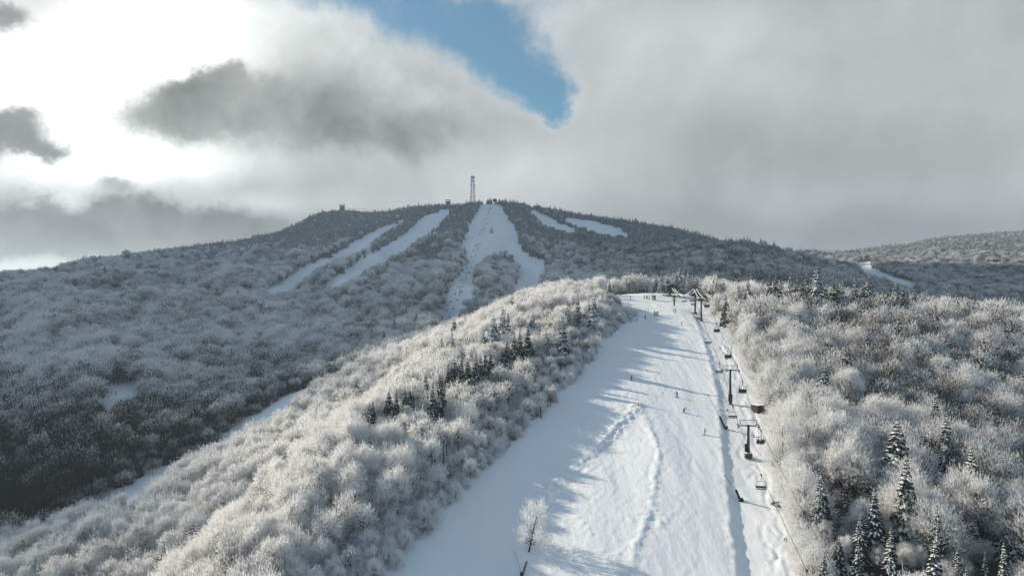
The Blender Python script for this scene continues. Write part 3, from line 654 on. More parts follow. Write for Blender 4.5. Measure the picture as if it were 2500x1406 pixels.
def candidates():
    us = grid_points(95, 330, 2.4); uz = hill(us[:, 0], us[:, 1]); zz = np.zeros(len(us))
    u_in = open_ground(us[:, 0] + 5, us[:, 1] - 1.5, uz, zz) | open_ground(us[:, 0] - 5, us[:, 1] + 1.5, uz, zz) | (rng.random(len(us)) < 0.16)
    us = us[u_in & (pdist(us[:, 0], us[:, 1], GULLY)[1] > 0) & (us[:, 0] > -60)]
    hwp = np.concatenate([us, grid_points(92, 300, 4.2), grid_points(300, 520, 5.6), grid_points(520, 2150, 7.2)])
    spp = np.concatenate([grid_points(100, 300, 6.5), grid_points(300, 700, 4.6), grid_points(700, 2150, 4.1)])
    P = np.concatenate([hwp, spp]); spr = np.arange(len(P)) >= len(hwp)
    x, y = P[:, 0], P[:, 1]; z = hill(x, y)
    rn = rng.random(len(x)); cl = fbm(x / 60 + 5, y / 60, 3)
    psp = 0.004 + 0.97 * sstep(98, 158, z + 36 * cl + 18 * vnoise(x / 15, y / 15)) * (y > 450) + 0.14 * (z < 128) * (cl > 0.20)
    psp = np.where(spr & (y < 300), 0.20 * (x > 62) * sstep(-0.25, 0.35, vnoise(x / 22, y / 22) + (x - 70) / 220), psp)
    psp = np.where(x * 1.0 > 520, psp * 0.5 + 0.1 * (z > 130), psp)
    rwide = (hwp[:, 0] > 57 + 0.143 * (hwp[:, 1] - 164)) & (hwp[:, 1] < 300); thin = np.ones(len(P), bool); thin[:len(hwp)] = ~(rwide & (rng.random(len(hwp)) < 0.22)); thin[:len(us)] = True
    small = np.arange(len(P)) < len(us)
    keep = np.where(spr, rn < psp, rn > psp * 0.92) | small
    big = 1.0 + 0.42 * sstep(260, 620, y + np.maximum(0, -x - 90) * 2.2)
    tall = 1.0 + 0.45 * (rng.random(len(x)) < 0.12)
    big = big * (1 - 0.38 * sstep(130, 200, z))
    sc = np.where(spr, rng.uniform(0.70, 1.35, len(x)) * tall, rng.uniform(0.66, 1.26, len(x)) * big)
    sc *= np.where(spr & (z > 190), 0.88, 1.0)
    edge = open_ground(x + 9.0, y - 2.0, z, np.zeros(len(x))) & (x < 55) & (y < 320); sc *= np.where(edge & ~spr, 0.61, 1.0)
    dge = pdist(x, y, GULLY)[1] > 0
    b1 = dge & (y < 400) & (x < 57 + 0.143 * (y - 164)); sc *= np.where(b1, 0.90, 1.0); rw = dge & ~b1 & (y < 300); sc *= np.where(rw & (sc > 0.5), 1.24, 1.0)
    keep &= ~(rw & ~spr & ~small & ((rng.random(len(x)) < 0.16) | (fbm(x / 9 + 11, y / 9 + 3, 2) < -0.34)))
    sc = np.where(small, rng.uniform(0.22, 0.46, len(x)), sc)
    keep &= thin
    h = sc * np.where(spr, 10.0, 9.4)
    keep &= ~open_ground(x, y, z, h)
    keep &= hidden_by(x, y, z + h) < np.where(y < 450, 9.0, 7.0)
    keep &= ~((y < 460) & (fbm(x / 11 + 40, y / 11, 2) < -0.42))
    return x[keep], y[keep], z[keep], sc[keep], spr[keep], h[keep]
TX, TY, TZ, TS, TSPR, TH = candidates()

def points_stuff(name, sel, meshes, label, cat, young=()):
    """one object for the part of the wood nobody could count: a point per tree, a tree set on each"""
    n = int(sel.sum()); me = bpy.data.meshes.new(name); me.vertices.add(n)
    me.vertices.foreach_set('co', np.stack([TX[sel], TY[sel], TZ[sel] - 0.1], 1).astype(np.float32).ravel())
    def at(nm, typ, val, key):
        a = me.attributes.new(nm, typ, 'POINT'); a.data.foreach_set(key, val)
    wd = rng.uniform(0.9, 1.12, n) * np.where((TY[sel] < 300) & (TX[sel] < 57 + 0.143 * (TY[sel] - 164)), 0.84, 1.0)
    at('size', 'FLOAT_VECTOR', np.stack([TS[sel] * wd, TS[sel] * wd, TS[sel]], 1).astype(np.float32).ravel(), 'vector')
    at('turn', 'FLOAT', rng.uniform(0, 6.28, n).astype(np.float32), 'value')
    at('pick', 'INT', rng.integers(0, len(meshes), n).astype(np.int32), 'value')
    at('young', 'INT', ((TS[sel] < 0.5) & bool(young)).astype(np.int32), 'value')
    o = link(name, me, []); tag(o, label, cat, kind='stuff')
    g = bpy.data.node_groups.new(name, 'GeometryNodeTree')
    g.interface.new_socket('Geometry', in_out='INPUT', socket_type='NodeSocketGeometry'); g.interface.new_socket('Geometry', in_out='OUTPUT', socket_type='NodeSocketGeometry')
    N, L = g.nodes, g.links
    gi, go = N.new('NodeGroupInput'), N.new('NodeGroupOutput')
    def attr(nm, typ):
        a = N.new('GeometryNodeInputNamedAttribute'); a.data_type = typ; a.inputs[0].default_value = nm; return a.outputs[0]
    cx = N.new('ShaderNodeCombineXYZ'); L.new(attr('turn', 'FLOAT'), cx.inputs[2]); end = N.new('GeometryNodeJoinGeometry')
    for kind, ms in ((0, meshes), (1, young)):
        if not ms: continue
        jn = N.new('GeometryNodeJoinGeometry'); ip = N.new('GeometryNodeInstanceOnPoints')
        for m in ms:
            src = bpy.data.objects.new('forest_tree', m)
            oi = N.new('GeometryNodeObjectInfo'); oi.inputs[0].default_value = src; oi.inputs['As Instance'].default_value = True
            L.new(oi.outputs['Geometry'], jn.inputs[0])
        cmp_ = N.new('FunctionNodeCompare'); cmp_.data_type = 'INT'; cmp_.operation = 'EQUAL'; si = [q for q in cmp_.inputs if q.type == 'INT']
        L.new(attr('young', 'INT'), si[0]); si[1].default_value = kind
        L.new(gi.outputs[0], ip.inputs['Points']); L.new(cmp_.outputs[0], ip.inputs['Selection']); L.new(jn.outputs[0], ip.inputs['Instance']); ip.inputs['Pick Instance'].default_value = True
        L.new(attr('pick', 'INT'), ip.inputs['Instance Index']); L.new(cx.outputs[0], ip.inputs['Rotation']); L.new(attr('size', 'FLOAT_VECTOR'), ip.inputs['Scale'])
        L.new(ip.outputs[0], end.inputs[0])
    L.new(end.outputs[0], go.inputs[0])
    md = o.modifiers.new('trees', 'NODES'); md.node_group = g
    return o

def tree(name, shapes, i, x, y, z, sc, wd, label, cat, group, turn=None, lean=(0, 0)):
    t, c = shapes[i % len(shapes)]
    r = empty(name, (x, y, z - 0.1), random.uniform(0, 6.28) if turn is None else turn); r.scale = (sc * wd, sc * wd, sc)
    r.rotation_euler[0], r.rotation_euler[1] = lean
    for nm, me in (('trunk', t), ('crown', c)):
        o = bpy.data.objects.new(nm, me); COL.objects.link(o); o.parent = r
    tag(r, label, cat, group); return r

# spruces one can pick out in the photograph: (column, row of the tip, row where the crown meets its surroundings)
def spruce_from_photo(px, yt, yb, off, dmin=60):
    x, y, z = hit0(px, yb, off, dmin)
    zg = float(hill(np.array([x]), np.array([y]))[0]); zt = CAMZ - (yt - HY) / FPX * y
    return x, y, zg, max(2.5, zt - zg)
LEFT_DARK = [(950, 947, 982), (968, 951, 980), (989, 940, 967), (1001, 945, 965), (1040, 910, 940), (1056, 930, 978), (1073, 917, 970), (902, 978, 1000), (910, 974, 992), (1094, 885, 917), (1110, 873, 915),
             (1126, 868, 908), (1142, 872, 904), (1162, 858, 906), (1173, 862, 904), (1185, 857, 888), (1197, 855, 884), (1256, 806, 850), (1269, 803, 862), (1289, 795, 842), (1238, 830, 860), (1281, 838, 864), (1226, 848, 866), (1119, 882, 914), (1103, 889, 918)]
LEFT_PALE = [(1228, 745, 795), (1240, 760, 803), (1205, 765, 822), (1410, 713, 768), (1385, 742, 777), (1374, 768, 832), (1450, 718, 762), (1438, 730, 760), (1315, 783, 812), (1078, 818, 850), (1127, 833, 858), (1103, 805, 830), (1180, 800, 822), (1365, 775, 805), (1334, 800, 826), (1150, 845, 868), (1347, 742, 762), (1300, 760, 785)]
RIGHT_SKY = [(1803, 690, 727), (1825, 684, 722), (1878, 669, 700), (1893, 674, 697), (1908, 680, 702), (1930, 664, 707), (1946, 673, 694), (1957, 675, 694), (1969, 668, 704), (1993, 645, 694), (2010, 674, 706), (2035, 671, 696), (2043, 678, 698), (2057, 684, 700), (2087, 676, 700), (2105, 692, 708),
             (2119, 678, 702), (2123, 690, 738), (2186, 681, 728), (2204, 690, 730), (2215, 704, 726), (2230, 704, 732), (2404, 732, 770), (1860, 690, 708), (1772, 715, 745)]
RIGHT_NEAR = [(2005, 1148, 1252), (2213, 1110, 1280), (2135, 1188, 1290), (2101, 1250, 1318), (2175, 1282, 1356), (2288, 1226, 1340), (2380, 1258, 1298), (2445, 1258, 1305), (2474, 1275, 1328), (2451, 1318, 1412), (2012, 1340, 1420), (2095, 1314, 1404), (2048, 1303, 1345), (2067, 1130, 1182), (2338, 1330, 1372), (2405, 1345, 1390), (2360, 1380, 1420)]
STATION = [(1588, 686, 716), (1602, 666, 700), (1615, 660, 696), (1630, 668, 698), (1643, 660, 694), (1651, 655, 692), (1658, 650, 690), (1668, 658, 692), (1680, 658, 692), (1691, 664, 696), (1700, 670, 698), (1728, 672, 700), (1744, 678, 706), (1738, 684, 708), (1714, 676, 702), (1478, 678, 716), (1488, 682, 718), (1462, 676, 714), (1437, 682, 704), (1452, 680, 706), (1696, 686, 716), (1708, 688, 716), (1720, 690, 716), (1685, 690, 714)]
ORD = ['first', 'second', 'third', 'fourth', 'fifth', 'sixth', 'seventh', 'eighth', 'ninth', 'tenth', 'eleventh', 'twelfth', 'thirteenth', 'fourteenth', 'fifteenth', 'sixteenth', 'seventeenth', 'eighteenth', 'nineteenth', 'twentieth',
       'twenty-first', 'twenty-second', 'twenty-third', 'twenty-fourth', 'twenty-fifth', 'twenty-sixth', 'twenty-seventh', 'twenty-eighth', 'twenty-ninth', 'thirtieth']
PICKED = []
def plant_picked():
    sets = [(LEFT_DARK, 8.0, SPD, 'dark green spruce among white frosted trees left of the piste, {} from the left', 'dark spruces left of the piste', 60),
            (LEFT_PALE, 8.0, SPW, 'snowy spruce on the frosted ridge left of the piste, {} from the left', 'snowy spruces left of the piste', 60),
            (RIGHT_SKY, 7.5, SP, 'spruce along the far edge of the right wood, {} from the left', 'spruces along the far edge of the right wood', 60),
            (RIGHT_NEAR, 4.5, SP, 'snow laden spruce low in the near right wood, {} from the left', 'snow laden spruces in the near right wood', 60),
            (STATION, 1.5, SPW, 'white rimed spruce behind the upper lift station, {} from the left', 'rimed spruces behind the lift station', 374)]
    for lst, off, shp, lab, grp, dmin in sets:
        for i, p in enumerate(sorted(lst)):
            if grp.startswith('rimed'):
                y = 384 + (i * 7) % 22; x = (p[0] - CX) / FPX * y; z = float(hill(np.array([x]), np.array([y]))[0]); h = max(3.0, CAMZ - (p[1] - HY) / FPX * y - z)
            elif grp.startswith('spruces along'):
                y = 264 + (i * 5) % 9; x = (p[0] - CX) / FPX * y; z = float(hill(np.array([x]), np.array([y]))[0]); h = max(6.0, CAMZ - (p[1] - HY) / FPX * y - z)
            else: x, y, z, h = spruce_from_photo(*p, off, dmin)
            sh = shp
            if grp.startswith('rimed') and (p[0] < 1500 or p[0] > 1683) and p[1] >= 678: sh = SP
            if grp.startswith('spruces along') and p[0] in (1993, 2057): sh = SPW
            tree('spruce', sh, i, x, y, z, h / 10.0, random.uniform(0.85, 1.1) * (1.0 if h > 6 else 1.15), lab.format(ORD[i]), 'spruce', grp)
            PICKED.append((x, y, 17.0 if grp.startswith('snow laden') else (6.0 if 'left' in grp else 4.0)))
plant_picked()
def plant():
    px, py = proj(TX, TY, TZ + TH * 0.6)
    vis = (px > -40) & (px < 2540) & (py < 1450) & (hidden_by(TX, TY, TZ + TH) < 1.0)
    ap = TH / TY
    pk = np.array(PICKED); far_ok = np.ones(len(TX), bool)
    nearm = np.where(TY < 460)[0]; qx, qy = TX[nearm], TY[nearm]
    for a, c, reach in PICKED:                      # keep the picked spruces in sight: nothing right on them or close in front
        al = -((qx - a) * a + (qy - c) * c) / math.hypot(a, c); ac = np.abs((qx - a) * c - (qy - c) * a) / math.hypot(a, c)
        far_ok[nearm[np.hypot(qx - a, qy - c) < 1.8]] = False
        fr = nearm[(al > 0) & (al < reach) & (ac < 2.6)]; low = np.minimum(TS[fr], 0.52 if reach > 10 else 0.68); TH[fr] *= low / TS[fr]; TS[fr] = low
    iso = np.zeros(len(TX), bool)
    e_ok = ap > 0.018
    for kind, count in ((False, 300), (True, 300 - len(PICKED))):
        idx = np.where(vis & far_ok & (TSPR == kind))[0]; idx = idx[np.argsort(-ap[idx])][:count]; iso[idx] = True
        for i in idx:
            x, y = TX[i], TY[i]
            edge_l = -52 < x < 60 and y < 400
            if not kind:
                e = pdist(np.array([x]), np.array([y]), GULLY)
                if e[1][0] < 0: g, lab = 'hardwoods beyond the gully', 'pale frosted tree low on the spur beyond the tree filled gully at lower left'
                elif x < (y - 164) * 0.143 + 57: g, lab = 'frosted hardwoods left of the piste', 'white frosted tree in the thick wood left of the piste'
                else: g, lab = 'frosted hardwoods right of the chairlift', 'grey white frosted tree in the wood right of the chairlift'
                eg = bool(open_ground(np.array([x + 9.0]), np.array([y - 2.0]), np.array([TZ[i]]), np.zeros(1))[0] or open_ground(np.array([x - 7.0]), np.array([y]), np.array([TZ[i]]), np.zeros(1))[0])
                tree('frosted_tree', HWE if eg else (HWT if e[1][0] < 0 else HW), int(rng.integers(0, 4 if eg or e[1][0] < 0 else 9)), x, y, TZ[i], TS[i], rng.uniform(0.9, 1.12) if 'right' in g else rng.uniform(0.74, 0.98), lab, 'tree', g)
            else:
                if y < 320 and x > 55: g, lab = 'scattered spruces of the right wood', 'small snowy spruce scattered in the wood right of the chairlift'
                elif y < 480: g, lab = 'scattered spruces of the near woods', 'small spruce scattered among the frosted trees'
                elif x > 60: g, lab = 'spruces on the right flank of the mountain', 'grey green spruce on the right flank of the mountain behind the lift station'
                else: g, lab = 'spruces on the left face of the mountain', 'grey green spruce on the mountain face left of its central piste'
                tree('spruce', SP, int(rng.integers(0, 6)), x, y, TZ[i], TS[i], rng.uniform(0.85, 1.15), lab, 'spruce', g)
    rest = far_ok & ~iso
    points_stuff('hardwood_forest', rest & ~TSPR, HWF, 'frosted grey hardwood forest covering the valley and the lower mountain', 'forest', HWB)
    points_stuff('spruce_forest', rest & TSPR, SPF, 'rimed spruce forest covering the upper mountain and the far hill', 'forest')
    print('trees', len(TX), 'hardwood', int((rest & ~TSPR).sum()), 'spruce', int((rest & TSPR).sum()))
plant()

# ---------------------------------------------------------------- materials of the built things
M_STEEL = plain('dark_lift_steel', (0.018, 0.020, 0.024), 0.55, 0.0, 0.4, snow=0.25)
M_ROPE = plain('steel_rope', (0.05, 0.052, 0.055), 0.5, 0.6)
M_RIMEROPE = plain('rimed_rope', (0.62, 0.64, 0.62), 0.8)
M_RIME = plain('rimed_lattice', (0.50, 0.53, 0.55), 0.85, scale=0.6, vary=0.35)
M_PAD = plain('dark_pad', (0.015, 0.016, 0.022), 0.8)
M_BOX = plain('brown_padding', (0.075, 0.058, 0.045), 0.8, snow=0.45)
M_SEAT = plain('chair_seat', (0.022, 0.023, 0.027), 0.6)
M_FRAME = plain('chair_frame', (0.16, 0.17, 0.18), 0.45, 0.5)
M_WOOD = plain('weathered_boards', (0.040, 0.032, 0.026), 0.85, scale=3.0)
M_ROOFD = plain('dark_roof', (0.022, 0.020, 0.020), 0.8, snow=0.12)
M_ROOFS = plain('snowy_roof', (0.05, 0.047, 0.045), 0.8, snow=0.75)
M_BEIGE = plain('beige_panel', (0.42, 0.39, 0.32), 0.7, snow=0.3)
M_SIGN = plain('pale_sign', (0.50, 0.47, 0.36), 0.6)
M_RED = plain('red_marker', (0.36, 0.04, 0.03), 0.6)
M_ORANGE = plain('orange_marker', (0.48, 0.20, 0.06), 0.6)
M_FENCE = plain('fence_wood', (0.16, 0.14, 0.12), 0.8, snow=0.3)
M_GREY = plain('grey_building', (0.12, 0.13, 0.14), 0.8, snow=0.3)
M_SKIN = plain('skin', (0.48, 0.30, 0.22), 0.6)
CLOTH = {'black': plain('black_cloth', (0.012, 0.012, 0.015), 0.85), 'navy': plain('navy_cloth', (0.014, 0.020, 0.042), 0.85), 'red': plain('red_cloth', (0.30, 0.022, 0.025), 0.8),
         'brown': plain('brown_cloth', (0.055, 0.040, 0.030), 0.85), 'grey': plain('grey_cloth', (0.06, 0.06, 0.065), 0.85), 'green': plain('green_cloth', (0.022, 0.040, 0.028), 0.85)}

# ---------------------------------------------------------------- main chairlift
LIFT = [((49.0, 98.0), None, None), ((1827, 1117), 1038.5, 'box'), ((1783, 986), 903.5, 'pad'), ((1712, 784), 733.0, 'rail'), ((1697, 766), 717.0, 'foot'), ((1646, 746), 722.0, 'none')]
TOW = []
for base, top, kind in LIFT:
    if top is None:
        x, y = base; z = ground(x, y); TOW.append((x, y, z, 8.2, 'pad'))
    else:
        x, y, z = hit(*base); TOW.append((x, y, z, CAMZ - (top - HY) / FPX * y - z, kind))
LDIR = math.atan2(TOW[3][1] - TOW[1][1], TOW[3][0] - TOW[1][0]) - math.pi / 2     # turn of the lift line about z
LY = Vector((-math.sin(LDIR), math.cos(LDIR), 0)); LX = Vector((math.cos(LDIR), math.sin(LDIR), 0)); GAUGE = 2.25
def lift_tower(x, y, z, H, kind, label):
    r = empty('chairlift_tower', (x, y, z), LDIR); tag(r, label, 'lift tower', 'towers of the chairlift beside the piste')
    b = MB(); b.tube([(0, 0, -0.6), (0, 0, H * 0.5), (0, 0, H)], 0.40, 12, 0.27); b.tube([(0, 0, -0.3), (0, 0, 0.12)], 0.55, 10); b.build('mast', M_STEEL, r, smooth=False)
    b = MB(); b.box((0, 0, H), (2 * GAUGE + 0.1, 0.34, 0.30)); b.box((0, 0, H + 0.2), (0.7, 0.5, 0.12))
    for s in (-1, 1): b.tube([(s * (GAUGE - 0.1), 0, H - 0.05), (s * (GAUGE + 0.25), 0, H - 0.85)], 0.11, 6)
    b.build('crossarm', M_STEEL, r)
    f = MB(); hw, tw = 1.75, 2.05
    for s in (-1, 1):
        f.tube([(s * hw, 0.0, H + 0.1), (s * tw, 0, H + 1.32)], 0.085, 6)
        f.tube([(s * hw, -0.5, H + 0.12), (s * tw, -0.1, H + 1.3)], 0.04, 5)
    f.box((0, 0, H + 1.34), (2 * tw + 0.15, 0.15, 0.13)); 
    for q in (0.55, 0.95): f.box((0, 0, H + q), (2 * (hw + (tw - hw) * q / 1.3), 0.03, 0.03))
    f.build('lifting_frame', M_STEEL, r)
    for s in (-1, 1):
        t = MB(); t.box((s * (GAUGE + 0.1), 0, H - 0.15), (0.12, 2.9, 0.16)); t.box((s * (GAUGE - 0.35), 0, H + 0.05), (0.5, 2.4, 0.06))
        for k in (-1.2, -0.4, 0.4, 1.2):
            t.tube([(s * (GAUGE + 0.02), k, H + 0.02), (s * (GAUGE + 0.18), k, H + 0.02)], 0.24, 10)
        t.build('sheave_train', M_STEEL, r)
    l = MB()
    for s in (-1, 1): l.tube([(s * 0.2, -0.52, 1.6), (s * 0.2, -0.40, H)], 0.022, 4)
    for k in np.arange(1.8, H, 0.4): l.box((0, -0.52 + 0.12 * (k - 1.6) / (H - 1.6), k), (0.4, 0.03, 0.03))
    l.build('ladder', M_STEEL, r)
    p = MB()
    if kind == 'box': p.box((0, -0.1, 0.55), (1.7, 1.3, 1.25)); p.build('base_padding', M_BOX, r, bevel=0.06); q = MB(); q.box((-0.5, 0, 2.4), (0.6, 0.7, 1.9)); q.build('control_cabinet', M_PAD, r, bevel=0.04)
    elif kind == 'pad': p.box((0, 0, 1.75), (1.05, 0.95, 2.2)); p.build('mast_padding', M_PAD, r, bevel=0.06)
    elif kind == 'foot': p.box((0, 0, 0.35), (1.7, 1.3, 0.75)); p.build('footing', M_BOX, r, bevel=0.05)
    elif kind == 'rail': p.box((-0.6, -0.5, 0.85), (2.7, 0.08, 0.14)); p.box((-0.6, -0.5, 0.5), (2.7, 0.08, 0.12)); [p.box((q, -0.5, 0.3), (0.1, 0.1, 1.3)) for q in (-1.8, 0.6)]; p.build('guard_rail', M_PAD, r)
    else:
        for h in (0.45, 0.58, 0.78, 0.9): p.box((0, 0, H * h), (2.2, 0.4, 0.14))
        p.build('work_platform', M_STEEL, r)
    return r
TLAB = [None, 'nearest whole dark lift tower with a box shaped padded base', 'dark lift tower beside the flat roofed wooden hut, second up the line', 'dark lift tower with low guard rail where the lift line crests', 'dark lift tower just above the cresting one, standing on a square footing', 'slim lift tower closest to the upper station with stacked platforms']
for t, lab in zip(TOW, TLAB):
    lift_tower(*t, lab or 'dark lift tower below the bottom edge of the view')
# upper station
SX, SY_ = hit(1640, 724)[:2]; SY_ = max(SY_, 366.0); SX = (1640 - CX) / FPX * SY_; SZ = ground(SX, SY_)
def lift_station():
    r = empty('lift_station', (SX, SY_, SZ), LDIR); tag(r, 'dark round topped upper station of the chairlift on the snowy hilltop', 'lift station')
    zt = CAMZ - (693 - HY) / FPX * SY_ - SZ; zb = CAMZ - (713 - HY) / FPX * SY_ - SZ; hw = 3.0
    o = [(-hw, zb)] + [(hw * -math.cos(a), zb + 1.0 + (zt - zb - 1.0) * math.sin(a) ** 0.8) for a in np.linspace(0.05, math.pi - 0.05, 14)] + [(hw, zb), (hw - 0.5, zb - 0.2), (hw - 0.8, zb + 0.9), (-hw + 1.0, zb + 0.7), (-hw + 0.7, zb - 0.2)]
    b = MB(); b.prism(o, -3.4, 5.5); b.build('canopy', M_ROOFD, r)
    b = MB(); b.tube([(0, 0, zb + 0.35), (0, 0, zb + 0.62)], 2.2, 20); b.tube([(0, 0, zb), (0, 0, zb + 1.5)], 0.3, 8); b.build('bullwheel', M_STEEL, r)
    for x_, y_ in ((-0.9, -1.5), (-0.9, 3.5)):
        b = MB(); b.box((x_, y_, zb / 2 - 0.3), (0.9, 0.9, zb + 1.2)); b.build('column', M_GREY, r)
    b = MB(); b.box((-3.4, -1.0, 0.9), (3.6, 4.0, 0.25)); b.box((-4.6, -1.0, 0.4), (0.3, 3.6, 0.9)); b.box((-2.3, -1.0, 0.4), (0.3, 3.6, 0.9)); b.build('unloading_platform', M_ROOFS, r)
    return zb
SZB = lift_station()
# haul rope: up on the right, down on the left, over every tower
def rope_line(side):
    pts = []
    P0 = Vector(TOW[0][:3]); pts.append(P0 + LX * side * GAUGE + LY * -55 + Vector((0, 0, TOW[0][3] - 13.0)))
    for x, y, z, H, k in TOW: pts.append(Vector((x, y, z + H + 0.26)) + LX * side * GAUGE)
    pts.append(Vector((SX, SY_, SZ + SZB + 0.5)) + LX * side * GAUGE)
    out = []
    for i in range(len(pts) - 1):
        a, b = pts[i], pts[i + 1]; L = (b - a).length; sag = min(2.2, 0.010 * L + (1.6 if i == len(pts) - 3 else 0.0))
        n = max(3, int(L / 4))
        out += [a.lerp(b, j / n) - Vector((0, 0, 4 * sag * (j / n) * (1 - j / n))) for j in range(n)]
    return out + [pts[-1]]
ROPE = {s: rope_line(s) for s in (-1, 1)}
b = MB(); b.tube(ROPE[1] + [Vector((SX, SY_, SZ + SZB + 0.5)) + LY * GAUGE * math.sin(a) + LX * GAUGE * math.cos(a) for a in np.linspace(0.3, math.pi - 0.3, 6)] + ROPE[-1][::-1], 0.05, 5)
tag(b.build('haul_rope', M_ROPE), 'steel haul rope looping along both sides of the chairlift', 'lift cable')
b = MB()
for s in (-0.55, 0.55):                                                  # rime-thick slack lines over the top three towers
    A = [Vector((SX, SY_ - 2, SZ + SZB + 2.4)), Vector(TOW[4][:3]) + Vector((0, 0, TOW[4][3] + 1.9)), Vector(TOW[3][:3]) + Vector((0, 0, TOW[3][3] + 0.9))]
    for i in range(2):
        a, c = A[i] + LX * s, A[i + 1] + LX * s * 1.6; L = (c - a).length
        b.tube([a.lerp(c, t) - Vector((0, 0, (3.4 if i == 0 else 0.25) * 4 * t * (1 - t))) for t in np.linspace(0, 1, 14)], 0.15, 6)
tag(b.build('rimed_cable', M_RIMEROPE), 'two thick white rimed cables sagging from the lift station to the top towers', 'cable')

# chairs
def chair_parts(root):
    h = MB(); h.tube([(0, 0, 0.02), (0.0, -0.12, -0.35), (0, -0.16, -0.8), (0, -0.05, -1.38)], 0.062, 6); h.box((0, 0, 0.03), (0.34, 0.55, 0.22)); h.build('hanger', M_SEAT, root)
    f = MB(); f.tube([(-0.98, -0.30, -2.95), (-1.08, -0.22, -2.5), (-1.06, -0.1, -1.9), (-0.95, -0.05, -1.5), (-0.8, -0.05, -1.40), (0.8, -0.05, -1.40), (0.95, -0.05, -1.5), (1.06, -0.1, -1.9), (1.08, -0.22, -2.5), (0.98, -0.30, -2.95)], 0.042, 6)
    for s in (-0.98, 0.98): f.tube([(s, -0.3, -2.95), (s, 0.35, -2.9)], 0.04, 5)
    f.build('frame', M_FRAME, root)
    s = MB(); s.box((0, 0.05, -2.92), (2.05, 0.52, 0.10)); s.build('seat', M_SEAT, root, bevel=0.02)
    k = MB(); k.box((0, -0.27, -2.58), (2.05, 0.09, 0.42), M=Matrix.Rotation(R(12), 3, 'X')); k.build('backrest', M_SEAT, root, bevel=0.02)
    g = MB(); g.tube([(-0.9, -0.2, -2.3), (-0.9, 0.42, -2.45), (0.9, 0.42, -2.45), (0.9, -0.2, -2.3)], 0.025, 5); g.tube([(0, 0.42, -2.45), (0, 0.5, -3.3)], 0.022, 5); g.tube([(-0.8, 0.5, -3.3), (0.8, 0.5, -3.3)], 0.025, 5); g.build('safety_bar', M_FRAME, root)
CH0 = empty('lift_chair', (0, 0, 0)); chair_parts(CH0); USED = [False]
def rope_at(side, py):
    pts = ROPE[side]; best = None
    for a, c in zip(pts[:-1], pts[1:]):
        if a.y < 60: continue
        pa, pc = (HY - FPX * (q.z - CAMZ) / q.y for q in (a, c))
        if (pa - py) * (pc - py) <= 0: best = a.lerp(c, (pa - py) / (pa - pc) if pa != pc else 0)
        if best is not None: return best
    return min(pts, key=lambda q: abs(HY - FPX * (q.z - CAMZ) / q.y - py) if q.y > 60 else 9e9)
def place_chair(side, loc, label, group):
    r = CH0 if not USED[0] else copy_tree(CH0); USED[0] = True
    r.location = loc; r.rotation_euler = (0, 0, LDIR if side == 1 else LDIR + math.pi); tag(r, label, 'lift chair', group); return r

# ---------------------------------------------------------------- people
def skin_person(name, J, rad, edges, cols, parent=None):
    """one continuous body grown over a joint skeleton; cols = (jacket, trousers)"""
    names = list(J); me = bpy.data.meshes.new(name); me.from_pydata([J[n] for n in names], [(names.index(a), names.index(c)) for a, c in edges], [])
    o = bpy.data.objects.new(name, me); COL.objects.link(o)
    sk = o.modifiers.new('skin', 'SKIN'); sk.use_smooth_shade = True
    for i, n in enumerate(names):
        v = me.skin_vertices[0].data[i]; v.radius = rad[n] if isinstance(rad[n], tuple) else (rad[n], rad[n]); v.use_root = (n == 'pelvis')
    ss = o.modifiers.new('smooth', 'SUBSURF'); ss.levels = 1; ss.render_levels = 1
    dg = bpy.context.evaluated_depsgraph_get(); dg.update()
    em = bpy.data.meshes.new_from_object(o.evaluated_get(dg)); o.modifiers.clear(); o.data = em; bpy.data.meshes.remove(me)
    for m in (CLOTH[cols[0]], CLOTH[cols[1]], M_SKIN): em.materials.append(m)
    pv = Vector(J['pelvis']); nk = Vector(J['neck']); hd = Vector(J['head']); ax = (Vector(J['chest']) - pv).normalized()
    jn = {n: Vector(J[n]) for n in names}
    for f in em.polygons:
        near = min(jn, key=lambda n: (jn[n] - f.center).length)
        f.material_index = 2 if near in ('head', 'crown') else (1 if near.startswith(('hip', 'knee', 'ankle', 'toe')) or (near == 'pelvis' and (f.center - pv).dot(ax) < 0.02) else 0)
    return o
RAD = dict(pelvis=(0.175, 0.13), waist=(0.155, 0.12), chest=(0.20, 0.14), neck=0.075, head=(0.10, 0.115), crown=0.07)
for s in 'lr': RAD.update({'shoulder' + s: 0.088, 'elbow' + s: 0.068, 'wrist' + s: 0.052, 'hand' + s: 0.058, 'hip' + s: 0.112, 'knee' + s: 0.085, 'ankle' + s: 0.075, 'toe' + s: 0.065})
EDG = [('pelvis', 'waist'), ('waist', 'chest'), ('chest', 'neck'), ('neck', 'head'), ('head', 'crown')]
for s in 'lr': EDG += [('chest', 'shoulder' + s), ('shoulder' + s, 'elbow' + s), ('elbow' + s, 'wrist' + s), ('wrist' + s, 'hand' + s), ('pelvis', 'hip' + s), ('hip' + s, 'knee' + s), ('knee' + s, 'ankle' + s), ('ankle' + s, 'toe' + s)]
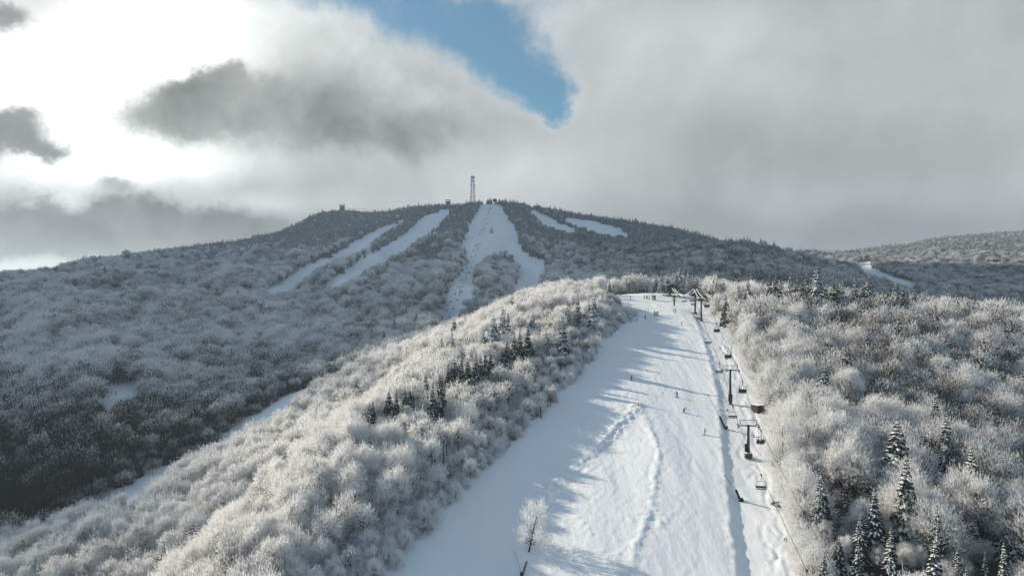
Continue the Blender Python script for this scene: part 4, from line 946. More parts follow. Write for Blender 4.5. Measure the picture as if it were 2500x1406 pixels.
def pose(kind):
    q = {}
    if kind == 'sit':
        q.update(pelvis=(0, -0.02, 0.14), waist=(0, -0.06, 0.34), chest=(0, -0.04, 0.56), neck=(0, 0.0, 0.74), head=(0, 0.04, 0.87), crown=(0, 0.04, 0.97))
        for s, g in (('l', -1), ('r', 1)):
            q.update({'shoulder' + s: (g * 0.20, -0.03, 0.66), 'elbow' + s: (g * 0.25, 0.06, 0.40), 'wrist' + s: (g * 0.18, 0.28, 0.34), 'hand' + s: (g * 0.15, 0.36, 0.36), 'hip' + s: (g * 0.10, 0.02, 0.12), 'knee' + s: (g * 0.13, 0.44, 0.12), 'ankle' + s: (g * 0.13, 0.46, -0.32), 'toe' + s: (g * 0.14, 0.62, -0.38)})
        return q
    lean, bend, spread = {'stand': (0.05, 0.03, 0.12), 'ski': (0.20, 0.16, 0.17), 'crouch': (0.42, 0.30, 0.20), 'turn': (0.28, 0.20, 0.16)}[kind]
    hz = 0.94 - bend * 0.62
    q.update(pelvis=(0, -bend * 0.55, hz), waist=(0, -bend * 0.4 + lean * 0.35, hz + 0.18), chest=(0, -bend * 0.3 + lean, hz + 0.41 - lean * 0.22), neck=(0, -bend * 0.3 + lean * 1.4, hz + 0.59 - lean * 0.38), head=(0, -bend * 0.3 + lean * 1.5 + 0.05, hz + 0.73 - lean * 0.42), crown=(0, -bend * 0.3 + lean * 1.5 + 0.05, hz + 0.83 - lean * 0.42))
    cz = q['chest'][2]; cy = q['chest'][1]; tw = 0.10 if kind == 'turn' else 0
    for s, g in (('l', -1), ('r', 1)):
        q.update({'shoulder' + s: (g * 0.21, cy + 0.01 + g * tw, cz + 0.09), 'elbow' + s: (g * (0.30 + spread * 0.4), cy + 0.04 + g * tw, cz - 0.17), 'wrist' + s: (g * (0.30 + spread * 0.5), cy + 0.27 + g * tw * 2, cz - 0.24), 'hand' + s: (g * (0.30 + spread * 0.5), cy + 0.36 + g * tw * 2, cz - 0.23),
                  'hip' + s: (g * 0.11, -bend * 0.52, hz - 0.03), 'knee' + s: (g * (0.10 + spread * 0.25), 0.06 + bend * 0.55, 0.50 - bend * 0.12), 'ankle' + s: (g * spread, -0.02, 0.12), 'toe' + s: (g * spread, 0.17, 0.08)})
    return q
def person(kind, cols, skis=True, board=False, poles=True):
    J = pose(kind); o = skin_person('person', J, RAD, EDG, cols)
    h = Vector(J['head']); b = MB(); vs = []
    hm = bmesh.new(); bmesh.ops.create_icosphere(hm, subdivisions=2, radius=0.145); hv = [p.co + h + Vector((0, -0.01, 0.035)) for p in hm.verts if True]; hf = [tuple(q.index for q in f.verts) for f in hm.faces if f.calc_center_median().z > -0.03]; hm.free()
    b.add(hv, hf); b.build('helmet', CLOTH['black'], o, smooth=True)
    for s in 'lr':
        t = Vector(J['toe' + s]); a = Vector(J['ankle' + s])
        if skis:
            k = MB(); y0 = (a.y + t.y) / 2; zf = t.z - 0.075
            k.prism([(y0 - 0.78, zf), (y0 + 0.75, zf), (y0 + 0.88, zf + 0.10), (y0 + 0.86, zf + 0.12), (y0 + 0.74, zf + 0.03), (y0 - 0.78, zf + 0.03)], t.x - 0.05, t.x + 0.05, Matrix(((0, 1, 0), (1, 0, 0), (0, 0, 1)))); k.build('ski', CLOTH['grey'], o)
        if skis and poles and kind != 'sit':
            w = Vector(J['hand' + s]); k = MB(); k.tube([w + Vector((0, 0.03, 0.1)), w + Vector((0.05 if s == 'r' else -0.05, -0.30, -w.z + 0.06 if w.z < 1.05 else -0.95))], 0.012, 4); k.build('ski_pole', CLOTH['grey'], o)
    if board:
        k = MB(); t = Vector(J['toel']); k.box((0, 0.06, t.z - 0.06), (1.5, 0.28, 0.03)); k.build('snowboard', CLOTH['grey'], o)
    return o
PROTO = {}
def put_person(kind, cols, loc, rz, label, group=None, **kw):
    key = (kind, cols, tuple(sorted(kw.items())))
    if key not in PROTO: o = PROTO[key] = person(kind, cols, **kw)
    else: o = copy_tree(PROTO[key])
    o.location = loc; o.rotation_euler = (0, 0, rz); tag(o, label, 'person', group); return o

# occupied chairs going up on the right-hand rope
UP = [(1252, ['black', 'red', 'black'], [-0.72, -0.02, 0.55], 'nearest occupied chair low on the lift, three riders one in red'), (1051, ['black', 'navy', 'black'], [-0.62, 0.1, 0.62], 'occupied chair right of the nearest whole lift tower, three riders'),
      (931, ['black', 'brown', 'black', 'black'], [-0.75, -0.3, 0.25, 0.75], 'occupied chair right of the mast of the second lift tower'), (849.6, ['black', 'navy', 'black', 'grey'], [-0.72, -0.2, 0.3, 0.72], 'occupied chair just above the second lift tower'),
      (789, ['navy', 'black', 'black', 'black'], [-0.75, -0.28, 0.22, 0.7], 'occupied chair midway up to the cresting tower, highest below it'), (731, ['black', 'black', 'grey', 'black'], [-0.75, -0.25, 0.25, 0.75], 'occupied chair on the right of the cresting lift tower'),
      (716, ['black', 'black', 'navy'], [-0.6, 0.0, 0.6], 'occupied chair between the two towers at the top of the lift')]
SEATN = ['left end', 'second seat', 'third seat', 'right end']
for ci, (py, who, xs_, lab) in enumerate(UP):
    p = rope_at(1, py); place_chair(1, p, lab, 'lift chairs carrying riders uphill')
    for i, (cl, sx) in enumerate(zip(who, xs_)):
        seat = p + LX * sx + LY * 0.02 + Vector((0, 0, -2.87))
        put_person('sit', (cl, 'black' if cl != 'black' else 'navy'), seat, LDIR, '{} rider, {}, {}'.format({'navy': 'blue'}.get(cl, cl), (SEATN if len(who) == 4 else ['left end', 'middle', 'right end'])[i], lab.split(',')[0].replace('occupied chair', 'on chair').replace('nearest on chair', 'on nearest chair')), 'riders on the chairlift')
DOWN = [(1392, 'empty chair at the very bottom of the lift line'), (1159, 'empty chair hanging low on the lift, below the nearest whole tower'), (992, 'empty chair between the two nearest whole lift towers'), (885.6, 'empty chair beside the head of the second lift tower'), (817, 'empty chair above the second tower, on the downhill rope'), (760, 'empty chair beside the foot of the cresting tower'), (727, 'empty chair near the second tower from the station')]
for py, lab in DOWN: place_chair(-1, rope_at(-1, py), lab, 'empty lift chairs coming down')
for i, (f, lab) in enumerate([(0.25, 'empty chair dangling closest to the upper lift station'), (0.62, 'empty chair dangling second from the upper lift station')]):
    a = Vector(TOW[5][:3]) + Vector((0, 0, TOW[5][3])); c = Vector(TOW[4][:3]) + Vector((0, 0, TOW[4][3]))
    place_chair(1, a.lerp(c, f) + LX * GAUGE, lab, 'empty lift chairs coming down')

# skiers on the piste: base column and row, heading (0 = towards the camera), pose
def skier(px, py, kind, cols, heading, label, group='skiers on the sunlit piste', **kw):
    x, y, z = hit(px, py); return put_person(kind, cols, (x, y, z + 0.03), math.pi + R(heading), label, group, **kw)
skier(1541, 928, 'turn', ('black', 'black'), 25, 'skier in black on the left of the open piste, just below the long tree shadow')
skier(1653, 969, 'ski', ('navy', 'black'), -40, 'upright skier in dark clothes, upper of the close pair mid slope')
skier(1669.5, 1007, 'crouch', ('black', 'navy'), 35, 'crouching skier in black, lower of the close pair mid slope')
skier(1720.5, 1062, 'stand', ('brown', 'grey'), 70, 'skier in brown jacket at the right edge of the piste, lowest of all')
skier(1664, 793, 'crouch', ('black', 'black'), 80, 'snowboarder bent low on the upper slope near the fence', skis=False, board=True)
skier(1575, 780, 'stand', ('black', 'black'), 10, 'person in black standing below the left fence at the top of the slope')
skier(1598, 770, 'stand', ('black', 'navy'), -20, 'left one of the close trio standing at the lip of the slope', poles=False)
skier(1601.5, 770, 'crouch', ('black', 'black'), 20, 'middle, stooping one of the close trio at the lip of the slope', poles=False)
skier(1605.7, 770, 'stand', ('navy', 'black'), 0, 'right one of the close trio standing at the lip of the slope')
for i, (px, cl, lab) in enumerate([(1573, 'navy', 'person apart on the left of the hilltop group by the lift hut'), (1578, 'black', 'person second from the left in the hilltop group by the lift hut'), (1581.5, 'grey', 'person third from the left in the hilltop group by the lift hut'), (1585.5, 'navy', 'person of the hilltop group who is closest to the lift hut')]):
    y = 352.0; x = (px - CX) / FPX * y; put_person('stand', (cl, 'black'), (x, y, ground(x, y) + 0.03), R(20 * i), lab, 'people on the hilltop', poles=(i % 2 == 0))
for px, cl, lab in [(1540, 'navy', 'person standing alone on the hilltop between wood and lift hut'), (1502, 'grey', 'person at the far left of the snowy hilltop near the wood')]:
    y = 338.0; x = (px - CX) / FPX * y; put_person('stand', (cl, 'black'), (x, y, ground(x, y) + 0.03), 1.0, lab, 'people on the hilltop')
for px, py, lab in [(283, 963, 'tiny skier on the shaded clearing in the left valley'), (735, 938, 'left one of three tiny skiers on the shaded trail behind the ridge'), (742, 936, 'middle one of three tiny skiers on the shaded trail behind the ridge'), (779, 927, 'right one of three tiny skiers on the shaded trail behind the ridge'),
                    (1308, 643, 'tiny skier at the outer bend of the central far piste'), (1285.7, 668, 'right one of two tiny skiers low on the central far piste'), (1276.5, 668, 'left one of two tiny skiers low on the central far piste'), (1217, 527, 'tiny skier near the top of the central far piste'),
                    (1465.6, 561, 'left one of two tiny skiers on the far right summit piste'), (1476.7, 562, 'right one of two tiny skiers on the far right summit piste')]:
    x, y, z = hit0(px, py, 0, 240); put_person('ski', ('black', 'black'), (x, y, z + 0.02), math.pi, lab, 'distant skiers')

# ---------------------------------------------------------------- along the lift corridor
def snow_lance(px, py, tip, pad, lab):
    x, y, z = hit(px, py); t = Vector(((tip[0] - CX) / FPX * y, y + 0.5, CAMZ - (tip[1] - HY) / FPX * y)); p = Vector(((pad[0] - CX) / FPX * y, y + 0.2, CAMZ - (pad[1] - HY) / FPX * y)); b0 = Vector((x, y, z))
    r = empty('snow_lance', b0); tag(r, lab, 'snow gun', 'snow making lances along the lift corridor')
    b = MB(); b.tube([(0, 0, -0.4), (p - b0) * 0.12 + Vector((0, 0, 0.1)), (p - b0)], 0.30, 8, 0.26); b.build('padded_mast', M_PAD, r)
    b = MB(); b.tube([(p - b0) * 0.95, (t - b0)], 0.075, 6, 0.05); b.build('lance_pipe', M_STEEL, r)
    b = MB(); b.box(t - b0, (0.25, 0.25, 0.3)); b.build('nozzle_head', M_STEEL, r)
    b = MB(); b.box((0.15, -0.1, 0.25), (0.9, 0.8, 0.7)); b.box((-0.25, 0.1, 0.8), (0.3, 0.3, 0.7)); b.build('hydrant_box', M_PAD, r, bevel=0.05)
snow_lance(1770, 1046, (1730, 964), (1757.5, 1017), 'dark snow making lance left of the nearest whole lift tower')
snow_lance(1807, 1222, (1771, 1162), (1797.5, 1196), 'dark snow making lance lower down, below the nearest whole tower')
x, y, z = hit(1273, 1404)
r = empty('snow_lance', (x, y, z)); tag(r, 'slim snow making lance at the foot of the lone frosted birch', 'snow gun', 'snow making lances along the lift corridor')
b = MB(); b.tube([(0, 0, -0.3), (0.95, 0.6, 2.4)], 0.13, 7); b.tube([(0.25, 0, -0.3), (1.2, 0.6, 2.35)], 0.05, 5); b.build('mast', M_STEEL, r)
b = MB(); b.tube([(0.05, 0, 0.4), (-0.75, 0.5, 2.6), (-1.35, 0.9, 4.0), (-1.6, 0.9, 4.15)], 0.035, 5); b.build('lance_pipe', M_STEEL, r)
b = MB(); b.box((0, 0, 0.2), (0.5, 0.45, 0.7)); b.build('hydrant_box', M_PAD, r, bevel=0.04)
# hut
hx, hy, hz = hit(1858, 1007)
r = empty('equipment_hut', (hx, hy, hz), R(22)); r.scale = (0.88, 0.88, 0.85); tag(r, 'small dark brown wooden hut with a flat snowy roof beside the chairlift', 'hut')
def hut():
    w = MB(); w.box((0, 1.4, 1.0), (2.9, 2.8, 2.5)); 
    for k in range(9): w.box((-1.45 + 0.36 * k + 0.01, -0.012, 1.0), (0.05, 0.03, 2.4))
    w.build('wall', M_WOOD, r)
    f = MB(); f.box((0, 1.35, 2.33), (3.5, 3.5, 0.16)); f.box((0, 1.35, 2.43), (3.3, 3.3, 0.07)); f.build('roof', M_ROOFS, r, bevel=0.02)
    d = MB(); d.box((0.5, -0.05, 0.75), (0.85, 0.05, 1.8)); d.build('door', M_ROOFD, r)
hut()
def post(px, py, h, rad, name, lab, mat, lean=(0, 0), grp=None):
    x, y, z = hit(px, py); b = MB(); b.tube([(0, 0, -0.4), (lean[0] * 0.5, lean[1] * 0.5, h * 0.5), (lean[0], lean[1], h)], rad, 8, rad * 0.75); b.tube([(lean[0], lean[1], h - 0.02), (lean[0], lean[1], h + 0.06)], rad * 0.95, 8)
    o = b.build(name, mat); o.location = (x, y, z); tag(o, lab, name.replace('_', ' '), grp); return o
post(1867.5, 988, 2.1, 0.10, 'wooden_post', 'dark thin post standing behind the flat roofed hut', M_WOOD)
post(1321.5, 1021, 3.0, 0.17, 'dead_trunk', 'bare broken trunk standing dark at the left edge of the piste', M_BARK, (-0.25, 0.1))
post(1869, 975, 4.0, 0.07, 'dead_trunk', 'thin bare dead trunk just behind the flat roofed hut', M_BARK, (0.2, 0.1))
x, y, z = hit(1776, 1003); b = MB(); b.box((0, 0, 0.2), (0.42, 0.2, 0.5)); b.box((0, 0, 0.48), (0.46, 0.24, 0.06)); b.tube([(0, 0.05, -0.5), (0, 0.05, 0.3)], 0.04, 5); o = b.build('marker_sign', M_RED); o.location = (x, y, z); tag(o, 'small red marker in the snow below the second lift tower', 'marker')
x, y, z = hit(1558, 990); b = MB(); b.tube([(0, 0, -0.2), (0, 0, 0.75)], 0.20, 10, 0.13); b.tube([(0, 0, 0.75), (0, 0, 0.85)], 0.17, 10, 0.05); o = b.build('slope_marker', M_ORANGE); o.location = (x, y, z); tag(o, 'small orange marker at the tip of the snow mound', 'marker')
def boulder(px, py, s, lab):
    x, y, z = hit(px, py); bm = bmesh.new(); bmesh.ops.create_icosphere(bm, subdivisions=3, radius=1.0); rr = np.random.default_rng(int(px))
    for v in bm.verts:
        c = v.co.copy(); f = 1 + 0.22 * math.sin(c.x * 3.1 + px) + 0.18 * math.sin(c.y * 4.3 + c.z * 3.7 + py) + 0.1 * math.sin(c.z * 7 + c.x * 5); v.co = Vector((c.x * s[0] * f, c.y * s[1] * f, c.z * s[2] * f))
    me = bpy.data.meshes.new('boulder'); bm.to_mesh(me); bm.free(); o = link('boulder', me, plain('rock', (0.03, 0.03, 0.032), 0.9, scale=2.0, snow=0.42)); o.location = (x, y, z + s[2] * 0.3); tag(o, lab, 'boulder')
boulder(1901, 1232, (1.25, 0.9, 0.75), 'snow capped dark boulder just above the nearest occupied chair')
boulder(1919, 1320, (0.45, 0.4, 0.55), 'small dark boulder under the right lift rope, near the bottom')
# fences and boards at the top of the slope
def fence(pxs, py, rails, lab, h=1.3):
    pts = []
    for px in pxs:
        y = FY; x = (px - CX) / FPX * y; pts.append(Vector((x, y, ground(x, y))))
    r = empty('rail_fence', pts[0]); tag(r, lab, 'fence', 'rail fences at the lip of the slope')
    for p in pts:
        b = MB(); b.tube([p - pts[0] - Vector((0, 0, 0.4)), p - pts[0] + Vector((0, 0, h))], 0.055, 6); b.build('post', M_FENCE, r)
    b = MB()
    for q in rails:
        for a, c in zip(pts[:-1], pts[1:]): b.tube([a - pts[0] + Vector((0, -0.06, h * q)), c - pts[0] + Vector((0, -0.06, h * q))], 0.035, 5)
    b.build('rail', M_FENCE, r)
FY = 283.0
fence([1533, 1548, 1562, 1576, 1584], 770, (0.3, 0.65, 0.97), 'grey rail fence left of the skiers standing at the slope lip', 1.6)
FY = 281.0
fence([1650, 1665, 1682], 770, (0.1, 0.6, 0.97), 'grey rail fence between the boards and the lift line', 1.3)
yb = 280.5
r = empty('notice_board', ((1647 - CX) / FPX * yb, yb, ground((1647 - CX) / FPX * yb, yb))); tag(r, 'pair of tall pale boards at the left end of the short fence', 'sign')
for s in (-0.33, 0.38):
    b = MB(); b.box((s, 0, 1.15), (0.42, 0.06, 1.9)); b.build('panel', M_SIGN, r)
    b = MB(); b.box((s, 0.06, 0.6), (0.08, 0.08, 2.2)); b.build('post', M_FENCE, r)
# hilltop hut and frame
yh = 350.0; xh = (1595.5 - CX) / FPX * yh; zh = ground(xh, yh)
r = empty('operator_hut', (xh, yh, zh)); tag(r, 'small beige operator hut on the snowy hilltop left of the lift station', 'hut')
b = MB(); b.box((0, 0, 0.95), (2.2, 2.0, 2.6)); b.build('wall', M_BEIGE, r)
b = MB(); b.box((-0.3, 0, 2.33), (3.2, 2.6, 0.14)); b.build('roof', M_ROOFS, r)
b = MB(); b.box((0.35, -1.02, 1.45), (0.9, 0.05, 0.75)); b.build('window', M_PAD, r)
b = MB(); b.box((-0.65, -1.02, 0.8), (0.7, 0.05, 1.8)); b.build('door', M_SIGN, r)
yh = 352.0; xh = (1611 - CX) / FPX * yh; zh = ground(xh, yh)
b = MB(); [b.tube([(s, 0, -0.4), (s * 0.85, 0, 1.7)], 0.05, 5) for s in (-0.65, 0.65)]; b.tube([(-0.75, 0, 1.7), (0.75, 0, 1.7)], 0.06, 5); b.box((-0.45, 0, 1.35), (0.3, 0.05, 0.5))
o = b.build('trail_sign', M_FENCE); o.location = (xh, yh, zh); tag(o, 'low frame sign between the operator hut and the lift station', 'sign')

# lone birch on the piste
x, y, z = hit(1291, 1346)
LONE = tree('frosted_tree', BIRCH, 0, x, y, z, 1.22, 1.05, 'lone leaning frosted birch standing in the open on the lower piste', 'tree', None, turn=1.0, lean=(R(6), R(13)))
# brush poking from the snow
def shrub(px, py, h, lab, seed, grp='twiggy shrubs at the edge of the lift corridor'):
    x, y, z = hit(px, py); r = np.random.default_rng(seed); n = 60
    d = r.normal(size=(n, 3)) * [0.55, 0.55, 0.3] + [0, 0, 0.75]; d /= np.linalg.norm(d, axis=1, keepdims=True); o_ = r.normal(size=(n, 3)) * [0.5, 0.35, 0.02]
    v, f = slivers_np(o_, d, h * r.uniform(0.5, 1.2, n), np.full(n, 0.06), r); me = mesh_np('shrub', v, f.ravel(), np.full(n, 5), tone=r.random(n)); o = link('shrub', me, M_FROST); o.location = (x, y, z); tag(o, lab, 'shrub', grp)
for i, (px, py, h, lab) in enumerate([(1786, 822, 1.2, 'upper of the bare shrubs poking from the snow right of the lift'), (1793, 838, 1.4, 'lower of the bare shrubs poking from the snow right of the lift'), (1776, 788, 1.0, 'small bare shrub at the wood edge near the cresting tower'), (1829, 921, 1.1, 'dark twiggy shrub right of the head of the second tower'), (1877, 1043, 1.2, 'twiggy shrub on the snow below the flat roofed hut'), (1540, 788, 1.3, 'low frosted shrub left of the person in black below the fence'), (1553, 783, 1.2, 'low frosted shrub under the left fence')]):
    shrub(px, py, h, lab, 60 + i)

# ---------------------------------------------------------------- gully lift on the left
def small_tower(x, y, ztop, lab, arm, dirv, name='old_lift_tower', grp='towers of the old lift in the gully', mat=None, base=None):
    z = float(ground(x, y)) if base is None else base; H = ztop - z; r = empty(name, (x, y, z), math.atan2(dirv[1], dirv[0]) - math.pi / 2); tag(r, lab, 'lift tower', grp); mat = mat or M_STEEL
    b = MB(); b.tube([(0, 0, -0.6), (0, 0, H)], 0.26, 8, 0.2); b.build('mast', mat, r)
    b = MB(); b.box((0, 0, H), (arm, 0.3, 0.26)); [b.box((s * arm / 2, 0, H + 0.02), (0.2, 2.4, 0.25)) for s in (-1, 1)]; b.build('crossarm', mat, r)
    b = MB(); b.box((0, 0, H + 1.1), (arm * 0.9, 0.12, 0.12)); [b.tube([(s * arm * 0.3, 0, H), (s * arm * 0.42, 0, H + 1.1)], 0.06, 5) for s in (-1, 1)]; b.build('lifting_frame', mat, r)
    return r
G1 = Vector(((875 - CX) / FPX * 228, 228, CAMZ - (966 - HY) / FPX * 228)); G2 = Vector(((478 - CX) / FPX * 150, 150, CAMZ - (1300 - HY) / FPX * 150))
gd = (G1 - G2).normalized()
small_tower(G1.x, G1.y, G1.z, 'small dark lift tower half sunk among white trees of the gully', 2.9, gd)
small_tower(G2.x, G2.y, G2.z, 'low dark lift tower in the gully at the lower left', 3.2, gd)
gx = Vector((gd.y, -gd.x, 0)).normalized(); b = MB()
for s in (-1.45, 1.45): b.tube([G2 - gd * 45 + gx * s, G2 + gx * s + Vector((0, 0, 0.2)), G2.lerp(G1, 0.5) + gx * s - Vector((0, 0, 1.0)), G1 + gx * s + Vector((0, 0, 0.2)), G1 + gd * 60 + gx * s + Vector((0, 0, 2))], 0.03, 5)
tag(b.build('old_lift_rope', M_ROPE), 'two thin ropes of the old lift strung through the gully', 'lift cable')
p = rope_p = G2.lerp(G1, 0.82) + gx * -1.45 - Vector((0, 0, 0.6)); place_chair(1, p, 'dark empty chair of the old lift in the gully', None)
x, y, z = hit0(436, 1362, 0, 110, 170); b = MB()
for k in range(3): b.tube([(-1.6 + 0.1 * k, -1.6, 0.3 + 0.4 * k), (1.2 + 0.1 * k, 1.8, 0.6 + 0.4 * k)], 0.07, 5)
[b.tube([(q, q * 1.2, -0.3), (q, q * 1.2, 1.7)], 0.08, 5) for q in (-1.2, 0.0, 1.1)]
o = b.build('log_fence', M_FENCE); o.location = (x, y, z); tag(o, 'short log fence beside the gully at the lower left', 'fence')

# ---------------------------------------------------------------- far chairlift up the mountain
FT = [(1081, 807, 793), (1122.5, 721.6, 701), (1138, 685, 667), (1166, 613, 596), (1181, 567, 553), (1192.6, 525, 513), (1197.5, 512, 498)]
fl = []
for px, pb_, pt in FT:
    x, y, z = hit0(px, pb_, 0, 500); fl.append((Vector((x, y, z)), CAMZ - (pt - HY) / FPX * y))
FLAB = ['lowest', 'second', 'third', 'fourth', 'fifth', 'sixth', 'highest']
for i, (p, zt) in enumerate(fl):
    q = fl[min(i + 1, 6)][0] - fl[max(i - 1, 0)][0]
    small_tower(p.x, p.y, max(zt, p.z + 8.0), 'dark tower of the distant chairlift, {} up the far piste'.format(FLAB[i]), 5.6, q, 'distant_lift_tower', 'towers of the distant chairlift', base=p.z)
yS = 1346.0; xS = (1208 - CX) / FPX * yS; zS = float(hill(np.array([xS]), np.array([yS]))[0])
fl_top = [Vector((p.x, p.y, max(zt, p.z + 8))) for p, zt in fl] + [Vector((xS, yS, zS + 8.0))]
fdir = (fl_top[-1] - fl_top[0]).normalized(); fx = Vector((fdir.y, -fdir.x, 0)).normalized(); b = MB()
for s in (-2.6, 2.6): b.tube([q + fx * s for q in fl_top], 0.05, 4)
tag(b.build('distant_haul_rope', M_ROPE), 'thin haul rope of the distant chairlift on the mountain', 'lift cable')
def far_chair_mesh():
    b = MB(); b.tube([(0, 0, 0), (0, -0.1, -1.4)], 0.08, 4); b.tube([(-1.1, 0, -3.0), (-0.9, 0, -1.5), (0.9, 0, -1.5), (1.1, 0, -3.0)], 0.06, 4); b.box((0, 0.1, -3.0), (2.3, 0.6, 0.16)); b.box((0, -0.25, -2.55), (2.3, 0.12, 0.6)); return b
FC = far_chair_mesh().build('distant_lift_chair', M_SEAT); FCN = [0]
def fl_at(py, s):
    for a, c in zip(fl_top[:-1], fl_top[1:]):
        pa, pc = (HY - FPX * (q.z - CAMZ) / q.y for q in (a, c))
        if (pa - py) * (pc - py) <= 0: return a.lerp(c, (pa - py) / (pa - pc)) + fx * s
for s, rows in ((2.6, [498, 511, 535, 547, 559, 573, 585, 597, 626, 640, 653, 665, 695, 709, 731, 752, 770, 788]), (-2.6, [525, 538, 563, 575, 587, 600, 612, 628, 642, 655, 683, 696, 715, 735, 756, 775])):
    for j, row in enumerate(rows):
        p = fl_at(row - 3.5, s)
        if p is None: continue
        o = FC if FCN[0] == 0 else FC.copy()
        if FCN[0]: COL.objects.link(o)
        FCN[0] += 1; o.location = p; o.rotation_euler = (0, 0, 0 if s > 0 else math.pi)
        tag(o, '{} dark chair from the top on the {} rope of the distant chairlift'.format(ORD[j], 'right hand' if s > 0 else 'left hand'), 'lift chair', 'chairs of the distant chairlift')
# lone spruce on the far piste
x, y, z = hit0(1200, 570, 0, 700); tree('spruce', SPW, 2, x, y, z, 1.15, 1.5, 'lone spruce standing in the middle of the central far piste', 'spruce', None)
# summit
def at(px, d, extra=0.0):
    x = (px - CX) / FPX * d; return x, d, float(hill(np.array([x]), np.array([d]))[0]) + extra
def radio_tower():
    x, y, z = at(1154, 1372); zt = CAMZ - (432 - HY) / FPX * y; H = zt - z
    r = empty('radio_tower', (x, y, z), R(20)); tag(r, 'tall white rimed lattice radio tower on the summit', 'radio tower')
    w = lambda t: 4.4 - 2.4 * t
    for sx, sy in ((-1, -1), (1, -1), (1, 1), (-1, 1)):
        b = MB(); b.tube([(sx * w(t), sy * w(t), H * t) for t in (-0.03, 0.25, 0.5, 0.75, 1.0)], 0.50, 7, 0.36); b.build('leg', M_RIME, r)
    b = MB(); n = 13
    for i in range(n):
        t0, t1 = i / n, (i + 1) / n; c = [(-1, -1), (1, -1), (1, 1), (-1, 1)]
        for k in range(4):
            a, e = c[k], c[(k + 1) % 4]; P = lambda q, t: (q[0] * w(t), q[1] * w(t), H * t)
            b.tube([P(a, t0), P(e, t1)], 0.13, 4); b.tube([P(e, t0), P(a, t1)], 0.13, 4); b.tube([P(a, t1), P(e, t1)], 0.15, 4)
    b.build('bracing', M_RIME, r)
    b = MB()
    for a in np.arange(0, 360, 45):
        c = Vector((math.cos(R(a)) * 3.6, math.sin(R(a)) * 3.6, H - 1.0)); b.box(c, (1.3, 1.3, 4.6), rz=R(a)); b.box(c * 1.0 + Vector((0, 0, -7.5)) - Vector((c.x, c.y, 0)) * 0.1, (1.1, 1.1, 3.0), rz=R(a))
    b.tube([(0, 0, H - 3.2), (0, 0, H - 2.6)], 3.9, 16); b.tube([(0, 0, H + 0.6), (0, 0, H + 1.1)], 3.5, 16); b.build('panel_antenna', M_RIME, r)
    for t, s, q in ((0.74, -1, 1.6), (0.74, 1, 1.5), (0.68, 1, 1.3), (0.42, 1, 1.3), (0.38, -1, 1.6), (0.24, 1, 1.7), (0.20, -1, 1.4), (0.55, -1, 1.0)):
        b = MB(); b.tube([(s * (w(t) + 0.9), -1.6, H * t), (s * (w(t) + 0.9), -0.2, H * t)], q, 12); b.tube([(s * w(t), 0, H * t), (s * (w(t) + 0.9), -0.3, H * t)], 0.25, 5); b.build('dish_antenna', M_RIME, r)
    for s in (-1, 1):
        b = MB(); b.tube([(s * 2.0, 0, H), (s * 2.0, 0, H + 8.5 - s)], 0.28, 6, 0.12); b.build('whip_antenna', M_RIME, r)
radio_tower()
def summit_station():
    x, y, z = xS, yS, zS; r = empty('summit_station', (x, y, z)); tag(r, 'dark slant sided summit station of the distant chairlift', 'lift station')
    b = MB(); b.prism([(-3.2, 5.0), (-4.2, 9.0), (-0.5, 10.6), (3.0, 10.0), (5.2, 5.2), (2.5, 3.6)], -4, 5); b.build('canopy', M_ROOFD, r)
    b = MB(); b.box((0, 0, 1.8), (1.3, 1.3, 5.2)); b.build('column', M_STEEL, r)
    b = MB(); b.tube([(0, -1, 5.0), (0, -1, 5.5)], 2.6, 14); b.build('bullwheel', M_STEEL, r)
summit_station()
def deck_building(px, d, wid, lab, pyt, name='summit_hut'):
    x, y, z = at(px, d); zt = CAMZ - (pyt - HY) / FPX * d; H = max(zt - z, 9.0); r = empty(name, (x, y, z)); tag(r, lab, 'building')
    b = MB(); b.prism([(-wid * 0.58, H - 0.5), (-wid * 0.56, H), (wid * 0.56, H - 0.5), (wid * 0.58, H - 1.0)], -4.0, 4.0); b.build('roof', M_ROOFD, r)
    b = MB(); b.box((0, 0, H * 0.5 - 1.0), (wid * 0.86, 6.0, H - 4.0)); b.build('wall', M_GREY, r)
    b = MB(); b.box((0, -0.3, H - 3.6), (wid, 7.4, 0.7)); b.build('deck', M_ROOFS, r)
    for s in (-1, 1):
        b = MB(); b.box((s * wid * 0.46, -3.0, H - 2.0), (0.5, 0.5, 3.2)); b.build('post', M_STEEL, r)
deck_building(835.5, 1432, 10.5, 'open sided lift building on the left shoulder of the mountain', 499)
deck_building(1094, 1398, 10.0, 'flat roofed hut on the summit ridge left of the radio tower', 488)
def lodge(px, d, wid, pyt, lab):
    x, y, z = at(px, d); zt = CAMZ - (pyt - HY) / FPX * d; H = min(max(zt - z, 8.0), 12.0); r = empty('summit_lodge', (x, y, z), R(12)); tag(r, lab, 'building')
    b = MB(); b.box((0, 0, H / 2 - 1.5), (wid, 8, H)); b.build('wall', M_ROOFD, r)
    b = MB(); b.prism([(-wid * 0.54, H - 2.1), (-wid * 0.5, H - 1.0), (wid * 0.30, H), (wid * 0.55, H - 2.0)], -5, 5); b.build('roof', M_ROOFS, r)
    b = MB(); b.box((wid * 0.25, -4.03, H - 3.2), (wid * 0.4, 0.1, 1.6)); b.build('window', M_PAD, r)
lodge(1268, 1352, 22, 489, 'long low summit lodge with a snowy roof right of the summit station')
lodge(1313, 1345, 10, 492, 'small dark hut in the trees right of the long summit lodge')
x, y, z = at(1328, 1345); small_tower(x, y, CAMZ - (495 - HY) / FPX * y, 'pale T shaped lift tower on the right of the summit', 7.0, (0.3, 1.0), 'summit_lift_tower', None, M_RIME)
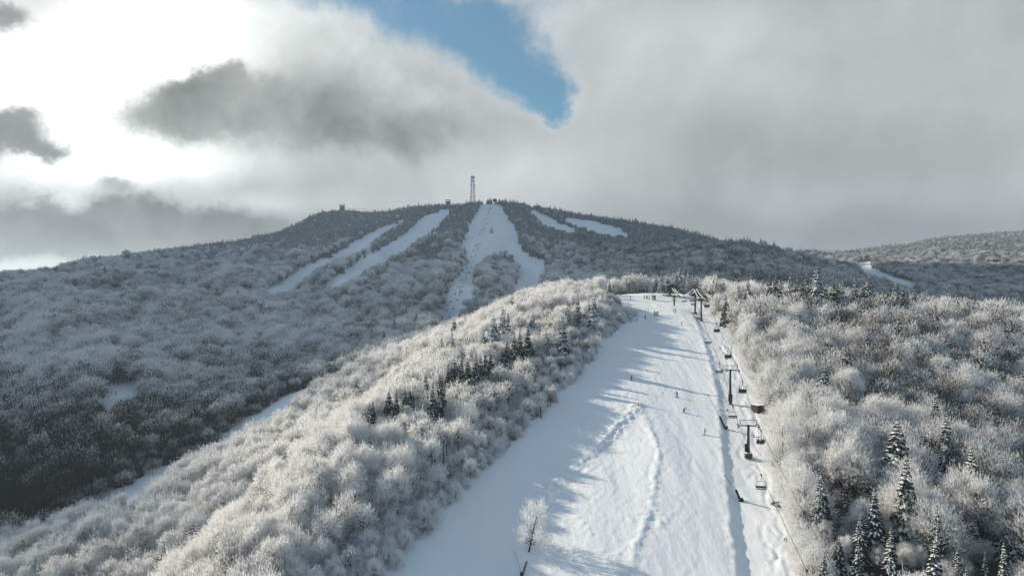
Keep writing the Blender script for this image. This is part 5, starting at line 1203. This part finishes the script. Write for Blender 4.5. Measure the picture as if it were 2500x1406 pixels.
x, y, z = at(1370.5, 1325); small_tower(x, y, CAMZ - (512 - HY) / FPX * y, 'small dark lift tower on the ridge right of the summit', 2.0, (0.3, 1.0), 'ridge_lift_tower', None)
b = MB(); A = Vector(at(840, 1432)); C_ = Vector(at(1090, 1398)); A.z = CAMZ - (508 - HY) / FPX * 1432; C_.z = CAMZ - (498 - HY) / FPX * 1398
b.tube([A.lerp(C_, t) - Vector((0, 0, 26 * t * (1 - t))) for t in np.linspace(0, 1, 16)], 0.16, 4); tag(b.build('ridge_cable', M_ROPE), 'thin cable strung above the trees along the left summit ridge', 'lift cable')

# ---------------------------------------------------------------- cloud added out of view to shade the mountain, far off towards the sun
def build_shade_cloud():
    d = Vector((math.sin(R(SUN_AZ)), math.cos(R(SUN_AZ)), 0)); uh = Vector((d.y, -d.x, 0)); vh = Vector((-d.x * SDIR.z, -d.y * SDIR.z, math.sqrt(1 - SDIR.z ** 2)))
    T = 5500.0; r = np.random.default_rng(5); blobs = []
    def fill(u0, u1, v0, v1, n, r0, r1):
        for _ in range(n):
            q = r.uniform(r0, r1); blobs.append((r.uniform(u0 + q * .8, u1 - q * .8), r.uniform(v0 + q * .6, v1 - q * .6), q))
    fill(-500, 1800, -430, -82, 150, 70, 110); fill(515, 1570, -120, 190, 104, 70, 120)
    for u in np.arange(-450, 480, 55): blobs.append((u + r.uniform(-15, 15), -90 + 0.02 * u + r.uniform(-8, 8), 52 + r.uniform(-6, 8)))
    for v in np.arange(-60, 190, 50): blobs.append((545 + r.uniform(-12, 20), v, 60))
    ico = bmesh.new(); bmesh.ops.create_icosphere(ico, subdivisions=3, radius=1.0); iv = np.array([p.co[:] for p in ico.verts]); jf = np.array([[q.index for q in f.verts] for f in ico.faces]); ico.free()
    V = []; F = []; n = 0
    for u, v, q in blobs:
        c = SDIR * T + uh * u + vh * v + SDIR * r.uniform(-150, 150)
        a = iv * (1 + 0.10 * np.sin(iv[:, [1, 2, 0]] * 5 + u) @ np.ones((3, 1))) * q * [1.15, 1.15, 0.9]
        V.append(a + np.array(c)); F.append(jf + n); n += len(iv)
    F = np.concatenate(F); me = mesh_np('cloud', np.concatenate(V), F.ravel(), np.full(len(F), 3), smooth=True)  # mesh of the added, unseen shade cloud
    m, k = new_mat('cloud'); df = k.new('ShaderNodeBsdfDiffuse'); tr = k.new('ShaderNodeBsdfTranslucent'); mx = k.new('ShaderNodeMixShader'); mx.inputs[0].default_value = 0.25  # material of the added shade cloud alone
    df.inputs[0].default_value = c4(0.9); tr.inputs[0].default_value = c4(0.9); k.l.new(df.outputs[0], mx.inputs[1]); k.l.new(tr.outputs[0], mx.inputs[2]); finish(k, mx.outputs[0])
    tag(link('cloud', me, m), 'unseen cloud bank added to shade the mountain', 'cloud', kind='stuff')
build_shade_cloud()

# ---------------------------------------------------------------- haze
def build_haze():
    b = MB(); b.box((0, 0, 0), (13000, 13000, 660))
    m, k = new_mat('haze'); v = k.new('ShaderNodeVolumePrincipled')
    v.inputs['Color'].default_value = c4(0.70, 0.85, 1.0); v.inputs['Density'].default_value = 0.00018; v.inputs['Anisotropy'].default_value = 0.2
    o = k.new('ShaderNodeOutputMaterial'); k.l.new(v.outputs[0], o.inputs['Volume'])
    tag(b.build('haze', m), 'thin cold haze over the valley and the mountain', 'haze', kind='stuff')
build_haze()
